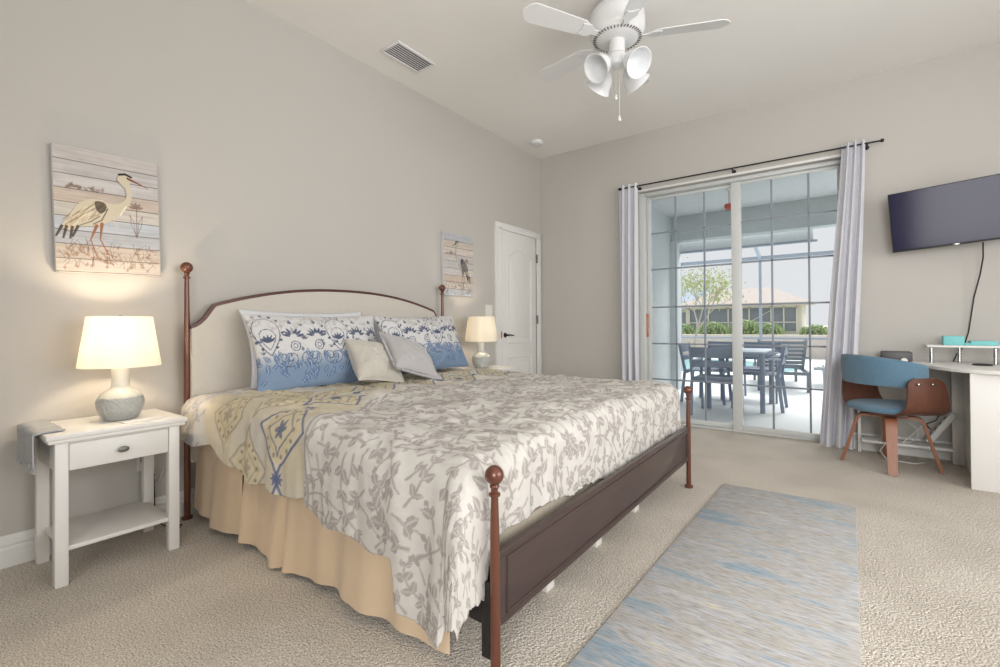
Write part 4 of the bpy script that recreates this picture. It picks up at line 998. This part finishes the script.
# pendant
pn = thing('pendant_lamp', 'small red patterned pendant hanging from the lanai ceiling', 'pendant', (1.80, 1.6, 2.75))
b = MB(); b.lathe([(.04, 0), (.04, -.03), (.02, -.04)], seg=18); b.tube([(0, 0, -.03), (0, 0, -.22)], .012); b.obj('stem', M['iris'], pn)
b = MB(); b.shell([(.055, -.21), (.058, -.235), (.045, -.265), (.025, -.28)], seg=18, th=.004); b.obj('lamp_bowl', M['pendred'], pn)
# screen enclosure
b = MB()
for x in (-1.58, 0, 1.58, 3.16, 4.74): b.box(x-.025, x+.025, 5.975, 6.025, -.02, 2.40, .003)
b.box(-3, 7, 5.97, 6.03, 2.34, 2.41, .003); b.box(-3, 7, 5.98, 6.02, .72, .76, .003)
for x in (-1.58, 0, 1.58, 3.16, 4.74): b.tube([(x+.12, 3.07, 2.80), (x, 6, 2.37)], .025, sq=(.025, .035))
b.box(-3, 7, 4.4, 4.44, 2.60, 2.64, .003)
struct('screen_enclosure', b, M['cage'])
# pool
poly = [(-4+6.15*.5*(1+math.cos(q)), 7.9+2.1*math.sin(q)*(1+.1*math.sin(2*q))) for q in np.linspace(0, 2*PI, 60, endpoint=False)]
b = MB(); b.prism(poly, lambda u, v, w: (u, v, w), -.02, -.008); tag(b.obj('pool_water', M['poolwater'], smooth=0), 'turquoise swimming pool water beyond the patio furniture', 'pool', kind='structure')
# outdoor dining chair: local +Y facing direction
def out_chair(loc, rz, label):
    t = thing('patio_chair', label, 'chair', loc, rz, 'patio dining chairs')
    w = .225
    b = MB(); 
    for k in range(5): b.box(-w+.01, w-.01, -.20+k*.088, -.20+k*.088+.078, .425, .44, .003)
    b.box(-w, w, -.22, -.19, .39, .43, .003); b.box(-w, w, .21, .24, .39, .43, .003); b.obj('seat', M['outtop'] if 0 else M['outmetal'], t)
    b = MB(); 
    for z0, z1, yy_ in ((.56, .64, -.255), (.67, .79, -.28)): b.box(-w+.01, w-.01, yy_-.008, yy_+.008, z0, z1, .004)
    b.obj('backrest', M['outmetal'], t)
    for sx in (-1, 1):
        b = MB(); b.tube([(sx*w, -.29, .79), (sx*w, -.22, .43), (sx*w, -.27, 0)], .015, sq=(.018, .012)); b.obj('rear_leg', M['outmetal'], t)
        b = MB(); b.tube([(sx*w, .27, 0), (sx*w, .235, .42), (sx*w, .22, .62)], .015, sq=(.018, .012)); b.obj('front_leg', M['outmetal'], t)
        b = MB(); b.box(sx*w-.022, sx*w+.022, -.26, .24, .62, .64, .004); b.obj('armrest', M['outtop'], t)
    return t
oc = out_chair((1.74, 1.10, -.02), 0, 'grey slatted patio chair nearest the glass with its back to the room')
dup(oc, (1.42, 2.0, -.02), -PI/2, 'grey patio chair at the left end of the outdoor table')
dup(oc, (2.09, 1.80, -.02), PI/2, 'grey patio chair seen side-on at the right end of the outdoor table')
dup(oc, (1.50, 2.55, -.02), PI, 'grey patio chair on the far side of the outdoor table, at left')
dup(oc, (2.0, 2.55, -.02), PI, 'grey patio chair on the far side of the outdoor table, at right')
tb = thing('patio_table', 'pale grey slatted outdoor dining table on the lanai', 'table', (1.90, 1.84, -.02))
b = MB()
for k in range(9): b.box(-.36, .31, -.46+k*.103, -.46+k*.103+.097, .70, .722, .003)
b.obj('tabletop', M['outtop'], tb)
b = MB(); b.box(-.34, .29, -.44, .44, .655, .70, .003); b.obj('apron', M['outmetal'], tb)
for x in (-.32, .27):
    for y in (-.42, .40): b = MB(); b.box(x-.025, x+.025, y-.025, y+.025, 0, .70, .003); b.obj('leg', M['outmetal'], tb)
# loungers
def lounger(loc, rz, label, m):
    t = thing('chaise_lounge', label, 'lounger', loc, rz)
    b = MB()
    for sx in (-1, 1): b.box(sx*.33-.02, sx*.33+.02, -.9, .95, .27, .32, .004)
    b.box(-.33, .33, -.92, -.88, .27, .32, .004); b.box(-.33, .33, .93, .97, .27, .32, .004); b.obj('frame', m, t)
    b = MB()
    for k in range(13): b.box(-.31, .31, -.2+k*.088, -.2+k*.088+.065, .315, .33, .003)
    b.obj('seat_slats', m, t)
    b = MB(); a = math.radians(50)
    for k in range(7):
        s0 = .05+k*.085; y = -.22-math.cos(a)*s0; z = .32+math.sin(a)*s0
        b.box(-.32, .32, y-.009, y+.009, z-.03, z+.03, .003, rot=(PI/2-a, 0, 0))
    for sx in (-1, 1): b.tube([(sx*.32, -.22, .32), (sx*.32, -.22-math.cos(a)*.62, .32+math.sin(a)*.62)], .02, sq=(.018, .02))
    b.obj('backrest', m, t)
    for sx in (-1, 1):
        for y in (-.75, .8): b = MB(); b.prism([(-.035, 0), (.035, 0), (.05, .28), (-.05, .28)], lambda u, v, w: (w, y+u, v), sx*.33-.02, sx*.33+.02); b.obj('leg', m, t)
        b = MB(); b.box(sx*.35-.03, sx*.35+.03, -.5, .1, .50, .53, .004); b.tube([(sx*.35, .05, .3), (sx*.35, .05, .5)], .015); b.obj('armrest', m, t)
    return t
lounger((2.05, 4.35, -.02), math.radians(10), 'grey slatted lounger with raised back facing the pool', M['outgrey'])
lg = lounger((3.5, 4.9, -.02), math.radians(90), 'pale mesh lounger half hidden by the right curtain', M['outwhite'])
# retaining wall, lawn, bushes, tree, houses
b = MB(); b.box(-14, 14, 12, 12.3, -.1, .62, .01)
b.box(-14, 14, 11.95, 12.35, .60, .68, .01); struct('garden_wall', b, M['stone'])
b = MB(); b.box(-60, 60, 12.3, 120, -.1, .55, 0); struct('lawn', b, M['lawn'], smooth=0)
def foliage(c, rad, n, size, m, name, parent=None, sq=.8):
    r = np.random.default_rng(int(abs(c[0])*100+n)); b = bmesh.new()
    for k in range(n):
        d = r.normal(size=3); d /= np.linalg.norm(d); q = Vector(c)+Vector(d*np.array(rad)*(r.random()**.4)); s = size*r.uniform(.6, 1.3)
        e = Euler(r.uniform(0, 6.28, 3)).to_matrix()
        vs = [b.verts.new(q+e @ Vector(p)*s) for p in ((-.5, 0, 0), (0, -.25, .05), (.5, 0, 0), (0, .25, .05))]; b.faces.new(vs)
    mb = MB(); mb.bm.free(); mb.bm = b; return mb.obj(name, m, parent, 0)
for k, (x, y, s, lab) in enumerate(((.45, 12.9, .45, 'leftmost green bush'), (1.42, 13.2, .5, 'tallest green bush'), (2.15, 12.9, .4, 'small green bush'), (3.4, 12.9, .35, 'low green bush'), (-.6, 13.0, .4, 'green bush behind the tree'))):
    t = thing('garden_bush', lab+' above the garden wall', 'bush', (x-1.2, y, .55)); foliage((0, 0, s*.5), (s*1.15, s*.5, s*.75), 900, .13, M['bush'], 'foliage', t)
    b = MB(); b.tube([(0, 0, 0), (.02, 0, s*.5)], [.03, .01]); b.obj('stem', M['bark'], t)
tr = thing('garden_tree', 'sparse pale-leaved tree standing beyond the pool at left', 'tree', (-.95, 11.0, -.02))
b = MB(); random.seed(4); tips = []
def branch(p, d, L, r, dep):
    q = p+d*L; mid = p+d*L*.5+Vector((random.uniform(-.05, .05), random.uniform(-.05, .05), 0))*L
    b.tube([p, mid, q], [r, r*.85, r*.65], 6)
    if dep == 0: tips.append(q); return
    for k in range(3 if dep > 1 else 2):
        nd = (d+Vector((random.uniform(-.75, .75), random.uniform(-.6, .6), random.uniform(-.15, .35)))).normalized(); branch(q, nd, L*random.uniform(.62, .8), r*.6, dep-1)
branch(Vector((0, 0, 0)), Vector((.12, 0, 1)).normalized(), .9, .05, 4)
b.obj('trunk', M['bark'], tr)
bl = bmesh.new(); r = np.random.default_rng(3)
for tp in tips:
    for k in range(26):
        q = tp+Vector(r.normal(size=3)*.24); e = Euler(r.uniform(0, 6.28, 3)).to_matrix(); s = r.uniform(.05, .11)
        bl.faces.new([bl.verts.new(q+e @ Vector(p)*s) for p in ((-.5, 0, 0), (0, -.28, 0), (.5, 0, 0), (0, .28, 0))])
mb = MB(); mb.bm.free(); mb.bm = bl; mb.obj('foliage', M['leaf'], tr, 0)
def house(loc, w, d, hw, hr, label, wallm, roofm, ov=.4):
    t = thing('neighbour_house', label, 'house', loc)
    b = MB(); b.box(-w/2, w/2, 0, d, 0, hw, .01); b.obj('wall', wallm, t)
    b = MB(); bb = bmesh.new(); e = ov
    base = [(-w/2-e, -e, hw), (w/2+e, -e, hw), (w/2+e, d+e, hw), (-w/2-e, d+e, hw)]; rl = max(.2, (w-d)/2); rid = [(-rl, d/2, hw+hr), (rl, d/2, hw+hr)]
    V = [bb.verts.new(p) for p in base+rid]
    for f in ((0, 1, 5, 4), (1, 2, 5), (2, 3, 4, 5), (3, 0, 4), (3, 2, 1, 0)): bb.faces.new([V[k] for k in f])
    b.add(bb); b.box(-w/2-e, w/2+e, -e-.03, -e, hw-.12, hw+.04, .01); b.obj('roof', roofm, t, 0)
    return t
h1 = house((-1.05, 20, .55), 5.0, 2.6, 1.4, .85, 'neighbour house with tan hip roof and dark screened lanai', M['housewall'], M['roof'])
b = MB(); b.box(-2.3, 2.3, -.08, -.01, .15, 1.25, .01); sc = b.obj('screened_porch', M['housedark'], h1)
b = MB()
for x in (-2.3, -1.4, -.5, .4, 1.3, 1.8, 2.3): b.box(x-.03, x+.03, -.14, -.08, .1, 1.35, .004)
b.box(-2.3, 2.3, -.14, -.08, .52, .57, .004); b.box(-2.35, 2.35, -.14, -.08, 1.22, 1.32, .004); b.tube([(.4, -.11, .55), (1.3, -.11, 1.1)], .02); b.obj('porch_frame', M['housewall'], sc)
h2 = house((-6.0, 27, .5), 8, 5, 1.6, 1.3, 'second neighbour house with pale blue roof behind the tree', M['housewall'], M['roofblue'])
b = MB(); b.box(-3.4, 3.4, -.08, -.01, .2, 1.3, .01); b.obj('screened_porch', M['housedark'], h2)
h3 = house((6.2, 30, .5), 5, 4, 1.3, 1.1, 'distant pale house at the right edge of the patio view', M['housewall'], M['roof'])
b = MB()
for x in (-1.8, -.6, .7, 1.8): b.box(x-.3, x+.3, -.06, -.01, .35, 1.0, .01)
b.obj('window', M['housedark'], h3)
for k, (x, y, s) in enumerate(((5.6, 37, .8), (2.4, 39, .7))):
    t = thing('background_tree', ('round green tree behind the distant pale house', 'green tree peeking over the tan roof')[k], 'tree', (x+1, y, .5)); foliage((0, 0, 2.2*s), (1.2*s, 1.0*s, .9*s), 900, .3, M['bush'], 'foliage', t)
    b = MB(); b.tube([(0, 0, 0), (0, 0, 1.8*s)], [.12, .06]); b.obj('trunk', M['bark'], t)
